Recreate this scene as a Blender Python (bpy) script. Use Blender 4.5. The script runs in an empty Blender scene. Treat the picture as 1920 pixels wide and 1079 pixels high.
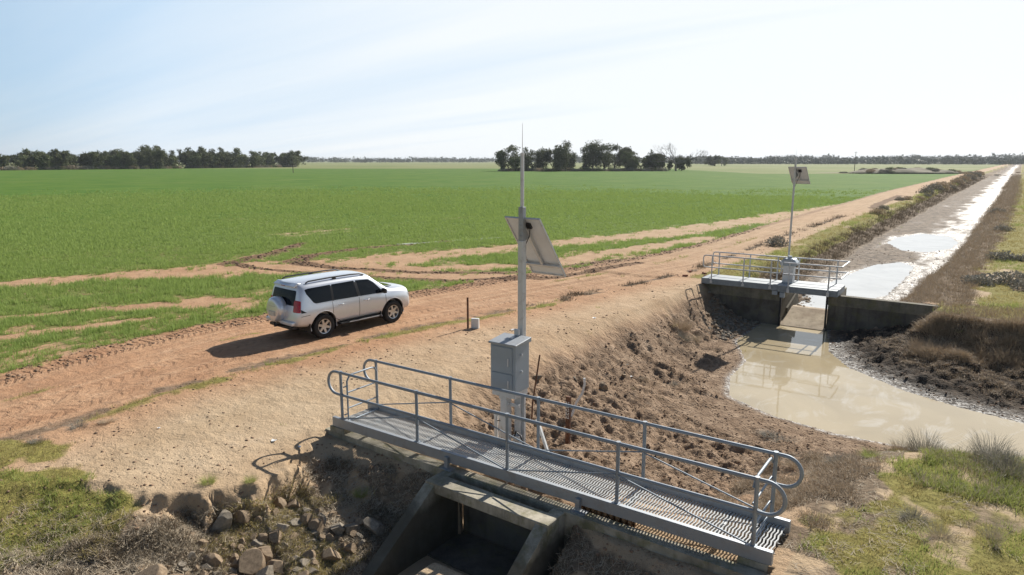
import bpy, bmesh, math, random
import numpy as np
from mathutils import Vector, Matrix, Quaternion
from mathutils.bvhtree import BVHTree

random.seed(7)
S = bpy.context.scene
COL = S.collection
R = math.radians

# ------------------------------------------------------------------ camera, sky, sun
# World axes: +Y runs up the canal, +X to its right; the camera hovers above the origin.
AZ = R(36.26)
cam_d = bpy.data.cameras.new('camera'); cam = bpy.data.objects.new('camera', cam_d); COL.objects.link(cam)
cam.location = (0, 0, 5.5)
cam.rotation_euler = (R(90 - 10.533), 0, AZ)
cam_d.lens = 24.0; cam_d.sensor_width = 36.0; cam_d.clip_start = 0.1; cam_d.clip_end = 30000
S.camera = cam

SUN_EL = 35.0; SUN_AZ = 1.5        # azimuth measured from +Y towards +X
W = bpy.data.worlds.new('World'); S.world = W; W.use_nodes = True
nt = W.node_tree; nt.nodes.clear()
def N(nt, t, **k):
    n = nt.nodes.new(t)
    for a, b in k.items():
        if a.startswith('i_'): n.inputs[a[2:].replace('_', ' ')].default_value = b
        else: setattr(n, a, b)
    return n
out = N(nt, 'ShaderNodeOutputWorld'); bg = N(nt, 'ShaderNodeBackground')
sky = N(nt, 'ShaderNodeTexSky'); sky.sky_type = 'NISHITA'; sky.sun_disc = False
sky.sun_elevation = R(SUN_EL); sky.sun_rotation = R(SUN_AZ); sky.air_density = 1.0; sky.dust_density = .8; sky.ozone_density = 1.2
bg.inputs['Strength'].default_value = 0.06
# thin high cirrus mixed over the sky, denser towards the sun
tc = N(nt, 'ShaderNodeTexCoord'); sep = N(nt, 'ShaderNodeSeparateXYZ')
nt.links.new(tc.outputs['Generated'], sep.inputs[0])
def M_(op, a=None, b=None, c=None, tree=None, clamp=False):
    tree = tree or nt
    n = tree.nodes.new('ShaderNodeMath'); n.operation = op; n.use_clamp = clamp
    for i, v in enumerate((a, b, c)):
        if v is None: continue
        if isinstance(v, (int, float)): n.inputs[i].default_value = v
        else: tree.links.new(v, n.inputs[i])
    return n.outputs[0]
zz = M_('ADD', M_('MAXIMUM', sep.outputs[2], 0.0), 0.10)
px_ = M_('DIVIDE', sep.outputs[0], zz); py_ = M_('DIVIDE', sep.outputs[1], zz)
comb = N(nt, 'ShaderNodeCombineXYZ'); nt.links.new(px_, comb.inputs[0]); nt.links.new(py_, comb.inputs[1])
mp = N(nt, 'ShaderNodeMapping'); mp.inputs['Rotation'].default_value = (0, 0, R(-34)); mp.inputs['Scale'].default_value = (0.13, 1.25, 1)
nt.links.new(comb.outputs[0], mp.inputs[0])
nz = N(nt, 'ShaderNodeTexNoise'); nz.inputs['Scale'].default_value = 1.0; nz.inputs['Detail'].default_value = 7; nz.inputs['Roughness'].default_value = .55; nz.inputs['Distortion'].default_value = .35
nt.links.new(mp.outputs[0], nz.inputs['Vector'])
dotn = N(nt, 'ShaderNodeVectorMath', operation='DOT_PRODUCT')
dotn.inputs[1].default_value = (math.sin(R(SUN_AZ)) * math.cos(R(SUN_EL)), math.cos(R(SUN_AZ)) * math.cos(R(SUN_EL)), math.sin(R(SUN_EL)))
nt.links.new(tc.outputs['Generated'], dotn.inputs[0])
sunw = N(nt, 'ShaderNodeMapRange'); sunw.inputs[1].default_value = .15; sunw.inputs[2].default_value = .95; sunw.inputs[3].default_value = 0.0; sunw.inputs[4].default_value = 1.15
nt.links.new(dotn.outputs['Value'], sunw.inputs[0])
cl = M_('ADD', M_('MULTIPLY', M_('SUBTRACT', nz.outputs['Fac'], .43), .85), sunw.outputs[0])
cl = M_('ADD', cl, M_('MULTIPLY', M_('POWER', M_('SUBTRACT', 1.0, M_('MAXIMUM', sep.outputs[2], 0.0)), 14.0), .42))
gate = N(nt, 'ShaderNodeMapRange'); gate.inputs[1].default_value = .46; gate.inputs[2].default_value = .22   # veil faded above the view so overhead sky adds less fill
nt.links.new(sep.outputs[2], gate.inputs[0])
gate2 = N(nt, 'ShaderNodeMapRange'); gate2.inputs[1].default_value = -.25; gate2.inputs[2].default_value = .45  # and behind the camera, to darken the fill further
nt.links.new(sep.outputs[1], gate2.inputs[0])
cl = M_('MINIMUM', M_('MAXIMUM', cl, 0.0), 1.0)
veil = N(nt, 'ShaderNodeMixRGB'); nt.links.new(cl, veil.inputs[0]); veil.inputs[1].default_value = (4.8, 8.2, 11.9, 1); veil.inputs[2].default_value = (12.1, 12.7, 13.2, 1)
cl = M_('MULTIPLY', M_('MULTIPLY', gate.outputs[0], gate2.outputs[0]), .92)
mixc = N(nt, 'ShaderNodeMixRGB'); nt.links.new(cl, mixc.inputs[0]); nt.links.new(sky.outputs[0], mixc.inputs[1]); nt.links.new(veil.outputs[0], mixc.inputs[2])
nt.links.new(mixc.outputs[0], bg.inputs['Color']); nt.links.new(bg.outputs[0], out.inputs[0])

sd = bpy.data.lights.new('sun', 'SUN'); sd.energy = 5.0; sd.angle = R(.5); sd.color = (1, .95, .87)
so = bpy.data.objects.new('sun', sd); COL.objects.link(so)
so.rotation_euler = (-R(90 - SUN_EL), 0, -R(SUN_AZ))
S.view_settings.view_transform = 'Standard'; S.view_settings.look = 'None'; S.view_settings.gamma = 1
S.view_settings.exposure = 0.42

CA, SA = math.cos(AZ), math.sin(AZ)
def WX(X, Y):
    "survey axes (east X, north Y) to canal axes"
    return X * CA - Y * SA, X * SA + Y * CA

# ------------------------------------------------------------------ numpy noise
def _h(ix, iy, seed):
    n = (ix.astype(np.int64) * 374761393 + iy.astype(np.int64) * 668265263 + seed * 1274126177) & 0x7fffffff
    n = ((n ^ (n >> 13)) * 1274126177) & 0x7fffffff
    n = n ^ (n >> 16)
    return (n & 0xffffff) / float(0xffffff)
def vnoise(x, y, seed=0):
    ix = np.floor(x); iy = np.floor(y); fx = x - ix; fy = y - iy
    fx = fx * fx * (3 - 2 * fx); fy = fy * fy * (3 - 2 * fy)
    a = _h(ix, iy, seed); b = _h(ix + 1, iy, seed); c = _h(ix, iy + 1, seed); d = _h(ix + 1, iy + 1, seed)
    return (a * (1 - fx) + b * fx) * (1 - fy) + (c * (1 - fx) + d * fx) * fy
def fbm(x, y, seed=0, octv=4, gain=.5):
    s = 0; a = 1; t = 0
    for o in range(octv):
        s = s + a * vnoise(x, y, seed + o * 17); t += a; a *= gain; x = x * 2.03 + 11.3; y = y * 2.03 - 7.1
    return s / t
def worley(x, y, seed=0):
    ix = np.floor(x); iy = np.floor(y); best = np.full(x.shape, 9.)
    for dx in (-1, 0, 1):
        for dy in (-1, 0, 1):
            cx = ix + dx; cy = iy + dy
            px = cx + _h(cx, cy, seed); py = cy + _h(cx, cy, seed + 5)
            best = np.minimum(best, (px - x) ** 2 + (py - y) ** 2)
    return np.sqrt(best)
def sstep(a, b, x):
    t = np.clip((x - a) / (b - a), 0, 1); return t * t * (3 - 2 * t)
def inside(P, x, y):
    r = np.zeros(x.shape, bool); n = len(P)
    for i in range(n):
        x1, y1 = P[i]; x2, y2 = P[(i + 1) % n]
        if y1 == y2: continue
        c = ((y1 > y) != (y2 > y)) & (x < (x2 - x1) * (y - y1) / (y2 - y1) + x1)
        r ^= c
    return r
def dist(P, x, y, closed=True):
    d = np.full(x.shape, 1e9); n = len(P)
    for i in range(n if closed else n - 1):
        x1, y1 = P[i]; x2, y2 = P[(i + 1) % n]
        dx, dy = x2 - x1, y2 - y1; L = dx * dx + dy * dy + 1e-12
        t = np.clip(((x - x1) * dx + (y - y1) * dy) / L, 0, 1)
        d = np.minimum(d, (x - x1 - t * dx) ** 2 + (y - y1 - t * dy) ** 2)
    return np.sqrt(d)
def polyw(P, x, y):
    "distance to an open polyline whose points carry a half width; returns d / halfwidth"
    d = np.full(x.shape, 1e9)
    for i in range(len(P) - 1):
        x1, y1, w1 = P[i]; x2, y2, w2 = P[i + 1]
        dx, dy = x2 - x1, y2 - y1; L = dx * dx + dy * dy + 1e-12
        t = np.clip(((x - x1) * dx + (y - y1) * dy) / L, 0, 1)
        d = np.minimum(d, np.hypot(x - x1 - t * dx, y - y1 - t * dy) / (w1 + t * (w2 - w1)))
    return d

# ------------------------------------------------------------------ terrain shape
def road_l(s): return np.interp(s, [-50, 0, 5.7, 8.7, 12.2, 14, 20, 24, 35, 44, 73, 139, 367, 1000, 9000], [-19.5, -20, -20.5, -21.2, -21.5, -21.1, -20, -19.3, -17.2, -16.6, -17.5, -19.2, -20, -20, -20])
def road_r(s): return np.interp(s, [0, 5.5, 7.7, 10.2, 13.4, 16.5, 21, 28, 33, 50, 80, 134, 430, 9000], [-15.3, -15.6, -16.1, -16.1, -15.9, -15.6, -14.5, -13.5, -12.9, -13.5, -13.9, -14.8, -15.5, -15.5])
def crest_l(s): return np.interp(s, [30, 36, 42, 56, 82, 144, 373, 9000], [-11.0, -10.8, -10.6, -10.9, -11.4, -12.0, -12.6, -12.6])
def toe_l(s): return np.interp(s, [30, 36, 49, 64, 82, 137, 310, 9000], [-8.6, -8.5, -8.7, -8.95, -9.1, -9.4, -9.6, -9.6])
def toe_r(s): return np.interp(s, [30, 38, 50, 68, 105, 165, 9000], [-5.0, -3.7, -3.3, -3.0, -2.9, -2.8, -2.8])
def crest_r(s): return np.interp(s, [30, 38, 58, 89, 140, 300, 9000], [-2.2, -2.3, -1.8, -1.4, -.9, -.9, -.9])
C1 = [(-11.2, 8.95), (-11.7, 11), (-11.75, 14), (-11.6, 18.5), (-11.2, 23.5), (-11.05, 30.2), (-10.9, 38), (-2.1, 38), (-1.9, 30.2), (-1.7, 28.6), (.7, 28.4), (4, 28.3), (14, 28), (40, 26), (40, 14), (12, 14.6), (3, 15.3), (.65, 15.3), (-1.0, 14.5), (-1.75, 13.0), (-2.15, 11), (-2.1, 8.95)]
T1 = [(-8.5, 38), (-8.4, 30.1), (-8.3, 26.3), (-7.1, 23.7), (-6.95, 21.6), (-6.3, 19.7), (-4.8, 18.85), (-3.2, 18.55), (-1.6, 18.6), (.8, 18.9), (4, 19.3), (12, 19.2), (40, 18.5), (40, 21.5), (12, 22), (4, 21.9), (.83, 22.3), (-.65, 22.7), (-2.1, 23.4), (-4.0, 25), (-5.0, 26.8), (-5.75, 30.1), (-5.75, 38)]
C2 = [(-40, -20), (-17.5, .5), (-14.2, 3.0), (-12.4, 4.7), (-11.3, 5.15), (-10.75, 5.65), (-10.45, 6.3), (-10.55, 7.1), (-11.1, 8.0), (-11.35, 8.5), (-11.3, 8.9), (-2.2, 8.9), (-2.25, 8.3), (-2.7, 7.4), (-2.9, 5.5), (-2.4, 3), (-2.2, -1), (-2, -20)]
T2 = [(-7.85, 8.9), (-7.9, 7), (-8.5, 3), (-10, -20), (-3.6, -20), (-4.7, 3), (-5.4, 7), (-5.4, 8.9)]
WATER_Z = -1.5
BED_Z = -1.0
PUD1 = [(-7.75, 31.8), (-7.9, 36.7), (-7.7, 40.0), (-7.3, 44.3), (-6.8, 48.1), (-5.6, 50.4), (-4.7, 48.7), (-4.5, 43.0), (-4.6, 37.1), (-5.4, 35.0), (-5.3, 31.8)]
PUD2 = [(-8.1, 62.1), (-8.0, 67.0), (-6.4, 71.6), (-4.2, 70.0), (-3.3, 65.0), (-3.6, 60.2), (-4.7, 57.0), (-6.4, 57.2)]

def height(x, y, detail=True):
    z = (fbm(x * .08, y * .08, 3, 3) - .5) * .14 * sstep(500, 60, np.hypot(x, y))
    rl = road_l(y); rr = road_r(y)
    onroad = sstep(-.35, .15, x - rl) * sstep(.3, -.3, x - rr)
    # low sandy shoulder near the footbridge
    z = z - .2 * np.exp(-((x + 10.4) / 2.6) ** 2 - ((y - 8.0) / 3.6) ** 2)
    z = z - .05 * onroad
    u = x - rl
    for c, w, dpt in ((1.2, .28, .035), (2.9, .3, .035), (3.9, .25, .02)):
        z = z - dpt * np.exp(-((u - c - .25 * np.sin(y * .13)) / w) ** 2) * onroad
    z = z + .06 * np.exp(-((u + .1) / .3) ** 2) * sstep(300, 60, y)
    info = {}
    near = (y < 31.5) & (y > -25) & (x > -45) & (x < 45)
    xi = x[near]; yi = y[near]; zi = z[near]
    # basin and pool
    ic = inside(C1, xi, yi); it = inside(T1, xi, yi)
    dc = dist(C1, xi, yi); dt = dist(T1, xi, yi)
    t = dc / (dc + dt + 1e-6)
    wob = (fbm(xi * .5, yi * .5, 21, 3) - .5)
    tt = np.clip(t + wob * .18 * (t * (1 - t)) * 4, 0, 1)
    zsoft = -1.5 * (1 - (1 - tt) ** 1.9)
    q = 1 - tt
    zhard = -1.5 + np.where(q < .72, q * .75, .54 + (q - .72) / .28 * .96)
    zhard2 = -1.5 + np.where(q < .35, q * 1.0, .35 + (q - .35) / .65 * 1.15)
    wr = sstep(-6.2, -5.4, xi) * sstep(20.5, 21.5, yi)
    wl = sstep(-2.8, -1.6, xi) * sstep(20.5, 19.5, yi)
    zb = zsoft * (1 - wr) * (1 - wl) + zhard * wr + wl * zhard2
    zin = np.where(it, -1.5 - .35 * sstep(0, 1.2, dt), zb)
    zi2 = np.where(ic, zin + np.where(it, 0, zi * (1 - tt)), zi)
    # pit in front of the sluice opening
    pit = sstep(1.45, .95, np.abs(xi + 6.65)) * sstep(11.8, 9.6, yi) * (yi > 8.9)
    zi2 = np.where(ic, zi2 * (1 - pit) + np.minimum(zi2, -1.45) * pit, zi2)
    # gully on the near side
    ic2 = inside(C2, xi, yi) & (yi < 8.85)
    it2 = inside(T2, xi, yi)
    dc2 = dist(C2[:12], xi, yi, False); dcr = dist(C2[10:], xi, yi, False); dt2 = dist(T2, xi, yi)
    left = xi < -6.9
    dcc = np.where(left, dc2 + .6 * (fbm(xi * 1.1, yi * 1.1, 6, 4, .6) - .5) + .45 * (fbm(xi * 3.6, yi * 3.6, 7, 3, .6) - .5), dcr) + .04 * (fbm(xi * 3, yi * 3, 5, 2) - .5) * 4
    dcc = np.maximum(dcc, 0)
    t2 = dcc / (dcc + dt2 + 1e-6)
    t2 = t2 * (1 - .7 * np.exp(-((8.9 - yi) / .8) ** 2) * (np.abs(xi + 6.65) > 1.45))
    scarp = np.where(left, .40 * sstep(4.6, 5.6, yi) * sstep(8.4, 7.2, yi), .12)
    fl = .35 * fbm(xi * 1.4 + 5, yi * 1.4, 9, 2)
    g = -scarp * sstep(0, .22 + fl, dcc) - (1.15 - scarp) * t2 ** np.where(left, .9, .75)
    g = np.where(it2, -1.36 + .52 * sstep(7.8, 7.3, yi) * sstep(.85, .40, np.abs(xi + 6.5)), g)
    zi2 = np.where(ic2, zi2 * (1 - t2) + g, zi2)
    z[near] = zi2
    tb = np.zeros(x.shape); tb[near] = np.where(ic, np.where(it, 1, tt), 0); info['basin'] = tb
    a = np.zeros(x.shape); a[near] = np.where(ic & ~it, dt, np.where(it, 0, 99)); a[~near] = 99; info['shore'] = a
    a = np.zeros(x.shape); a[near] = np.where(ic2, np.where(it2, 1, np.maximum(t2, .001)), 0); info['gully'] = a
    a = np.full(x.shape, 99.); a[near] = np.where(ic2 & left, dcc, 99); info['scarp'] = a
    cl0 = (y > 8.6) & (y < 9.02) & (x > -11.25) & (x < -2.15)
    z = np.where(cl0, np.minimum(z, -.24), z)
    und = sstep(-10.9, -10.2, x) * sstep(-2.3, -3.0, x) * sstep(8.7, 8.9, y) * sstep(11.2, 10.0, y)
    z = np.where(und > 0, z * (1 - und) + np.minimum(z, -.17) * und, z)
    z = np.where((np.abs(x + 6.65) < 1.07) & (y > 8.2) & (y < 9.4), -1.42, z)
    # canal beyond the gate
    far = y >= np.where(x > -6.8, 30.5, 30.22)
    xf = x[far]; yf = y[far]; zf = z[far]
    cl_ = crest_l(yf) + (fbm(yf * .35, yf * 0 + 3, 31, 3) - .5) * .9; tl = toe_l(yf) + (fbm(yf * .3, yf * 0 + 9, 32, 3) - .5) * .5
    tr = toe_r(yf) + (fbm(yf * .25, yf * 0 + 5, 33, 3) - .5) * .8; cr = crest_r(yf) + (fbm(yf * .25, yf * 0 + 1, 34, 3) - .5) * .6
    bed = BED_Z + (fbm(xf * .35, yf * .12, 41, 4) - .5) * .16 + .05 * ((xf + 6) / 3) ** 2
    if True:
        ip = inside(PUD1, xf, yf) | inside(PUD2, xf, yf); dp = np.minimum(dist(PUD1, xf, yf), dist(PUD2, xf, yf)) + (fbm(xf * 1.2, yf * .9, 44, 3) - .5) * .5
        dp = np.maximum(dp, 0)
        bed = np.where(ip, np.minimum(bed, BED_Z - .02 - .12 * sstep(0, .8, dp)), np.maximum(bed, BED_Z + .012 + .02 * np.minimum(dp, 1)))
    kl = np.clip((xf - cl_) / (tl - cl_), 0, 1); kr = np.clip((cr - xf) / (cr - tr), 0, 1)
    kl = kl ** .8; kr = sstep(0, 1, kr) * .5 + .5 * kr
    berm = .34 * np.exp(-((xf - cl_ + .9) / .75) ** 2) * sstep(31, 37, yf) + .12 * np.exp(-((xf - cr - 1.2) / 1.5) ** 2)
    zz = (zf + berm) * (1 - kl) * (1 - kr) + bed * np.minimum(kl, kr)
    zz = np.where((xf > tl) & (xf < tr), bed, zz)
    zz = np.where((xf > -7.75) & (xf < -5.8) & (yf < 31.95), -1.75, zz)
    z[far] = zz
    cb = np.zeros(x.shape); cb[far] = np.minimum(kl, kr); info['canal'] = cb
    a = np.zeros(x.shape); a[far] = np.where(xf < -6, kl, 0); info['bank_l'] = a
    a = np.zeros(x.shape); a[far] = np.where(xf > -6, kr, 0); info['bank_r'] = a
    info['road'] = onroad
    if detail:
        d0 = np.hypot(x, y)
        lim = d0 < 75
        xl = x[lim]; yl = y[lim]
        b = tb[lim]; sh = info['shore'][lim]; gl = info['gully'][lim]; rd = onroad[lim]; cbl = cb[lim]
        small = (fbm(xl * 2.2, yl * 2.2, 51, 4, .6) - .5)
        mudm = sstep(.06, .28, b) * (sh > 0)
        mudm = mudm * sstep(0, .8, sh)
        rot = xl * .8 - yl * .6; rot2 = xl * .6 + yl * .8
        wx = rot + (fbm(xl * 1.3, yl * 1.3, 58, 2) - .5) * .5
        w1 = worley(wx * 2.6, rot2 * 4.2, 61); w2 = worley(wx * 1.3 + 7, rot2 * 2.2, 62)
        zd = small * .05
        dens = sstep(.3, .6, fbm(xl * .4, yl * .4, 66, 3))
        w4 = worley(wx * 5.0, rot2 * 7.5, 67)
        zd += mudm * (-.10 * np.exp(-(w1 / .33) ** 2) * (.35 + .9 * dens) - .12 * np.exp(-(w2 / .3) ** 2) * dens - .05 * np.exp(-(w4 / .36) ** 2) * (1.2 - dens * .4) + .19 * (fbm(xl * 4.5, yl * 4.5, 63, 4, .7) - .5) + .30 * (fbm(xl * 1.1, yl * 1.1, 64, 3) - .5))
        ledge = (xl * .45 + yl * .9) - 14.2 + (fbm(xl * 1.2, yl * 1.2, 69, 3) - .5) * 1.2
        zd += mudm * .12 * sstep(-.05, .12, ledge) * sstep(1.6, .2, ledge) * (xl < -6)
        dk = sstep(-5.5, -4.6, xl) * sstep(20.5, 21.5, yl) * mudm
        w3 = worley(xl * 2.1, yl * 2.1, 71)
        zd += dk * sstep(.45, .1, b) * .55 * (fbm(xl * .9, yl * .9, 73, 3) - .5)
        zd += dk * (.13 * (1 - np.clip(w3 * 1.5, 0, 1)) + .16 * (fbm(xl * 3, yl * 3, 72, 4, .65) - .5))
        zd += sstep(.02, .3, gl) * .16 * (fbm(xl * 2.5, yl * 2.5, 81, 4, .6) - .5) * (gl < .98)
        zd += rd * (.02 * (fbm(xl * 5, yl * .9, 82, 3) - .5))
        cl2 = np.exp(-((xl - road_l(yl) + .05) / .35) ** 2) * (yl < 75)
        zd += cl2 * .07 * (fbm(xl * 6, yl * 6, 83, 3, .6) - .4)
        bkl = info['bank_l'][lim]; bkr = info['bank_r'][lim]
        zd += sstep(.02, .2, bkl) * sstep(.99, .8, bkl) * .3 * (fbm(xl * 1.7, yl * 1.7, 84, 4, .6) - .5)
        zd += sstep(.0, .3, bkr) * sstep(.99, .7, bkr) * .3 * (fbm(xl * 1.5, yl * 1.5, 85, 4, .6) - .5)
        zd += (cbl > .98) * .05 * (fbm(xl * 1.6, yl * 1.0, 86, 4, .6) - .5) * (1 - inside(PUD1, xl, yl)) * (1 - inside(PUD2, xl, yl))
        inw = inside(T1, xl, yl) & (yl < 30.2)
        z[lim] += np.where(inw, 0, zd)
        shz = (~inw) & (sh < 2.5) & (yl < 30.2) & (yl > 12)
        z[lim] = np.where(shz, np.maximum(z[lim], WATER_Z + .012 + .06 * np.maximum(sh - .12 * fbm(xl * 3, yl * 3, 74, 2), 0)), z[lim])
    return z, info

def hgt(x, y):
    z, _ = height(np.array([float(x)]), np.array([float(y)])); return float(z[0])

# bare tracks worn across the crop (x, y, half width) in survey axes
def trk(L): return [(*WX(a, b), w) for a, b, w in L]
def mk(L): return [(WX(p[0], p[1])[0], WX(p[0], p[1])[1], p[2]) for p in L]
TRACKS = [
    mk([(-33, 24, .7), (-24, 29.6, .8), (-20.6, 32.0, 1.0), (-17.3, 33.2, 1.6), (-12.6, 35.0, 2.4), (-9.4, 36.2, 2.6), (-5.0, 39.6, 1.6), (1.6, 44.6, 1.5), (10.7, 51.5, 2.0), (24.9, 66.0, 2.2), (44, 88, 1.6), (70, 113, 1.5), (95, 150, 1)]),
    mk([(-10.4, 35.4, 1.6), (-7.4, 33.9, 1.3), (-4.6, 32.6, 1.1), (-.5, 31.9, 1.0), (3.0, 33.5, .7)]),
    mk([(-9, 34.4, 1.0), (-5.0, 34.8, .9), (1.5, 36.0, .8), (7.5, 42.5, 1.0), (14, 49, 1.0)]),
    mk([(-22, 21.8, .35), (-15.7, 24.9, .35), (-12.6, 26.0, .8), (-11.0, 26.6, .5)]),
    mk([(-17, 20.2, .3), (-13, 23.4, .3)]),
]
RUTS = [  # dark churned wheel ruts curving out of the field onto the road
    mk([(-14.2, 46, .45), (-14.3, 41, .6), (-15.0, 38.2, .8), (-15.4, 36.6, .6), (-13, 34.8, .3), (-8, 32.7, .4), (-3, 31.2, .45), (2, 32.5, .4), (7, 37.1, .4)]),
    mk([(-4.5, 47, .3), (-9.8, 43, .5), (-11.9, 39.5, .7), (-12.0, 37.2, .75), (-9.5, 35.3, .45), (-4.8, 33.7, .4), (0, 33.5, .35), (6, 38.2, .3)]),
    mk([(42, 80, .5), (47, 88, .7), (62, 110, .6)]),
]
GRASSL = mk([(-10.2, 12.9, 1), (-9.2, 12.75, 1), (-8.6, 12.1, 1), (-9.7, 11.6, 1), (-7.7, 11.35, 1), (-7.4, 11.0, 1), (-6.35, 10.6, 1), (-6.2, 9.9, 1), (-6.6, 9.2, 1), (-8, 8.2, 1), (-14, 7.5, 1), (-16, 12.3, 1)])
GRASSL = [(p[0], p[1]) for p in GRASSL]

def masks(x, y, z, info):
    d0 = np.hypot(x, y)
    rl = road_l(y); rr = road_r(y)
    n1 = fbm(x * .25, y * .25, 101, 4); n2 = fbm(x * 1.3, y * 1.3, 102, 3); n3 = fbm(x * .05, y * .05, 103, 3)
    crop = sstep(.1, -.35, x - rl + (n2 - .5) * .7)
    tr = np.zeros(x.shape)
    for P in TRACKS:
        tr = np.maximum(tr, .94 * sstep(1.25, .6, polyw(P, x, y) + (n2 - .5) * 1.3 + (n1 - .5) * .6 + (fbm(x * 4, y * 4, 114, 2) - .5) * .7))
    ru = np.zeros(x.shape)
    for P in RUTS:
        ru = np.maximum(ru, sstep(1.2, .6, polyw(P, x, y) + (n2 - .5) * .8))
    side = sstep(9, 1.0, rl - x) * .26 * sstep(.38, .6, fbm(x * .9, y * .35, 113, 4))
    crop = crop * (1 - tr) * (1 - ru * .9) * np.clip(.99 - side - (n1 < .40) * .18 * sstep(120, 30, d0), 0, 1)
    # faint sowing tramlines and thin patches
    for k_ in range(9):
        for o_ in (-.9, .9):
            crop = crop * (1 - .26 * np.exp(-((x - rl + 26 + 24 * k_ + o_) / .32) ** 2) * sstep(.35, .6, fbm(x * .1, y * .06, 190 + k_, 3)))
    crop = crop * (1 - .26 * sstep(.54, .72, fbm(x * .035, y * .05, 115, 5, .6)) * sstep(30, 60, d0))
    road = info['road']
    canal = info['canal']; basin = info['basin']
    verge = np.zeros(x.shape)
    gl = sstep(-.3, .5, np.where(inside(GRASSL, x, y), 1, -1) * dist(GRASSL, x, y) + (n2 - .5) * 1.2)
    verge = np.maximum(verge, gl * sstep(.5, .25, info['gully']))
    strip = np.exp(-((x - rr - .15 - .5 * (n1 - .5)) / .42) ** 2) * sstep(26, 21, y) * sstep(4, 7, y) * (.5 + .5 * sstep(.30, .6, fbm(x * 1.1, y * .8, 105, 4))) * .88
    verge = np.maximum(verge, strip * .8)
    strip2 = np.exp(-((x - rl - 1.9) / .22) ** 2) * (y < 60) * sstep(.45, .6, fbm(x * .6, y * .25, 106, 3)) * .5
    verge = np.maximum(verge, strip2)
    cl_ = crest_l(y)
    v = sstep(-1.7, -.8, x - cl_) * sstep(.9, .1, x - cl_ - .3) * (y > 31) * (.45 + .55 * sstep(.25, .5, fbm(x * .5, y * .22, 107, 3)))
    verge = np.maximum(verge, v)
    cr = crest_r(y)
    v = sstep(.5, 1.8, x - cr + (n2 - .5) * 1.6) * (y > 29)
    v = v * sstep(.2, .42, fbm(x * .35, y * .2, 108, 3) + sstep(40, 60, y) * .2)
    verge = np.maximum(verge, v * .95)
    # near right bank
    v = sstep(-1.9, -.7, x - (n2 - .5) * 2.4 - (.35 * np.sin(y))) * (y > 8) * (y < 16.5) * (.42 + .5 * sstep(.36, .52, fbm(x * .8, y * .6, 109, 4) + .10 * sstep(13, 15, y)))
    verge = np.maximum(verge, v)
    v = (x > -2) * (y > 29.0) * (y < 32) * sstep(.4, .55, n2)
    verge = np.maximum(verge, v * .7)
    # dry litter
    dry = sstep(.03, .2, info['gully']) * (info['gully'] < .99) * sstep(.3, .5, n2 + .1)
    dry = np.maximum(dry, sstep(.03, .25, info['bank_l']) * sstep(1.0, .86, info['bank_l']))
    dry = np.maximum(dry, sstep(.0, .2, info['bank_r']) * sstep(1.0, .8, info['bank_r']) * .8)
    dry = np.maximum(dry, (y > 31) * sstep(-1.6, -.6, x - cr) * sstep(2.0, .8, x - cr) * .85)
    dry = np.maximum(dry, np.exp(-((x - rr + .25) / .5) ** 2) * (y < 26) * (y > 2) * .62 * sstep(.3, .5, n2))
    dry = np.maximum(dry, np.exp(-((x - rr) / .3) ** 2) * (y > 22) * (y < 75) * .75 * sstep(.35, .5, n2))
    dry = np.maximum(dry, (x > -2.0) * (y > 9) * (y < 16) * sstep(.36, .55, fbm(x * .9, y * .7, 110, 3)) * .62)
    dry = np.maximum(dry, (x > -2) * sstep(26.6, 27.4, y) * (y < 31.5) * .8)
    dry = np.maximum(dry, (x > -3.6) * (x < -1.2) * (y > 9.6) * (y < 15.5) * sstep(.33, .5, fbm(x * 1.5, y * 1.5, 112, 3)) * .8)
    mud = sstep(.04, .24, basin + (n2 - .5) * .12)
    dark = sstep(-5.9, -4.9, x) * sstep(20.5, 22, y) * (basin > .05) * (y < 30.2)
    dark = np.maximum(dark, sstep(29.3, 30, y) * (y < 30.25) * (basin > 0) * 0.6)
    wet = sstep(.28, .0, info['shore'] + (n2 - .5) * .3)
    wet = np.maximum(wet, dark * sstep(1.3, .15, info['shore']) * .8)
    cx_ = (x - toe_l(y)) / (toe_r(y) - toe_l(y))
    wn = fbm(x * 1.1, y * .30, 111, 5, .6) + .5 * (sstep(.25, .85, cx_) - .62) + .12 * np.exp(-((y - 40) / 8) ** 2) + .10 * sstep(60, 130, y)
    pd = np.minimum(dist(PUD1, np.where(y < 80, x, 99), np.where(y < 80, y, 99)), dist(PUD2, np.where(y < 80, x, 99), np.where(y < 80, y, 99)))
    wn = wn + .3 * sstep(.9, .1, pd)
    wet = np.maximum(wet, sstep(.93, 1.0, canal) * sstep(.38, .74, wn))
    bed = sstep(.8, 1.0, canal)
    trackd = ru
    soilred = np.clip(sstep(2.5, 0, x - rr) * np.where(x < rl - .3, .45, .76) + .35 * sstep(.4, .6, n3) + mud * .55, 0, 1) * (1 - bed * .7) * np.where(x > -2, .3, 1) * np.interp(y, [18, 45], [1, .45])
    sx = x * CA + y * SA; sy = -x * SA + y * CA
    farf = np.where(sx < 105, sstep(478, 488, sy), sstep(292, 296, sy)) * (x < rl - 1)
    A = np.stack([crop, soilred, verge, dry], 1); B = np.stack([mud, wet, dark, trackd], 1)
    C = np.stack([bed, n3, np.clip(farf, 0, 1), road], 1)
    return A.astype(np.float32), B.astype(np.float32), C.astype(np.float32)

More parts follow.
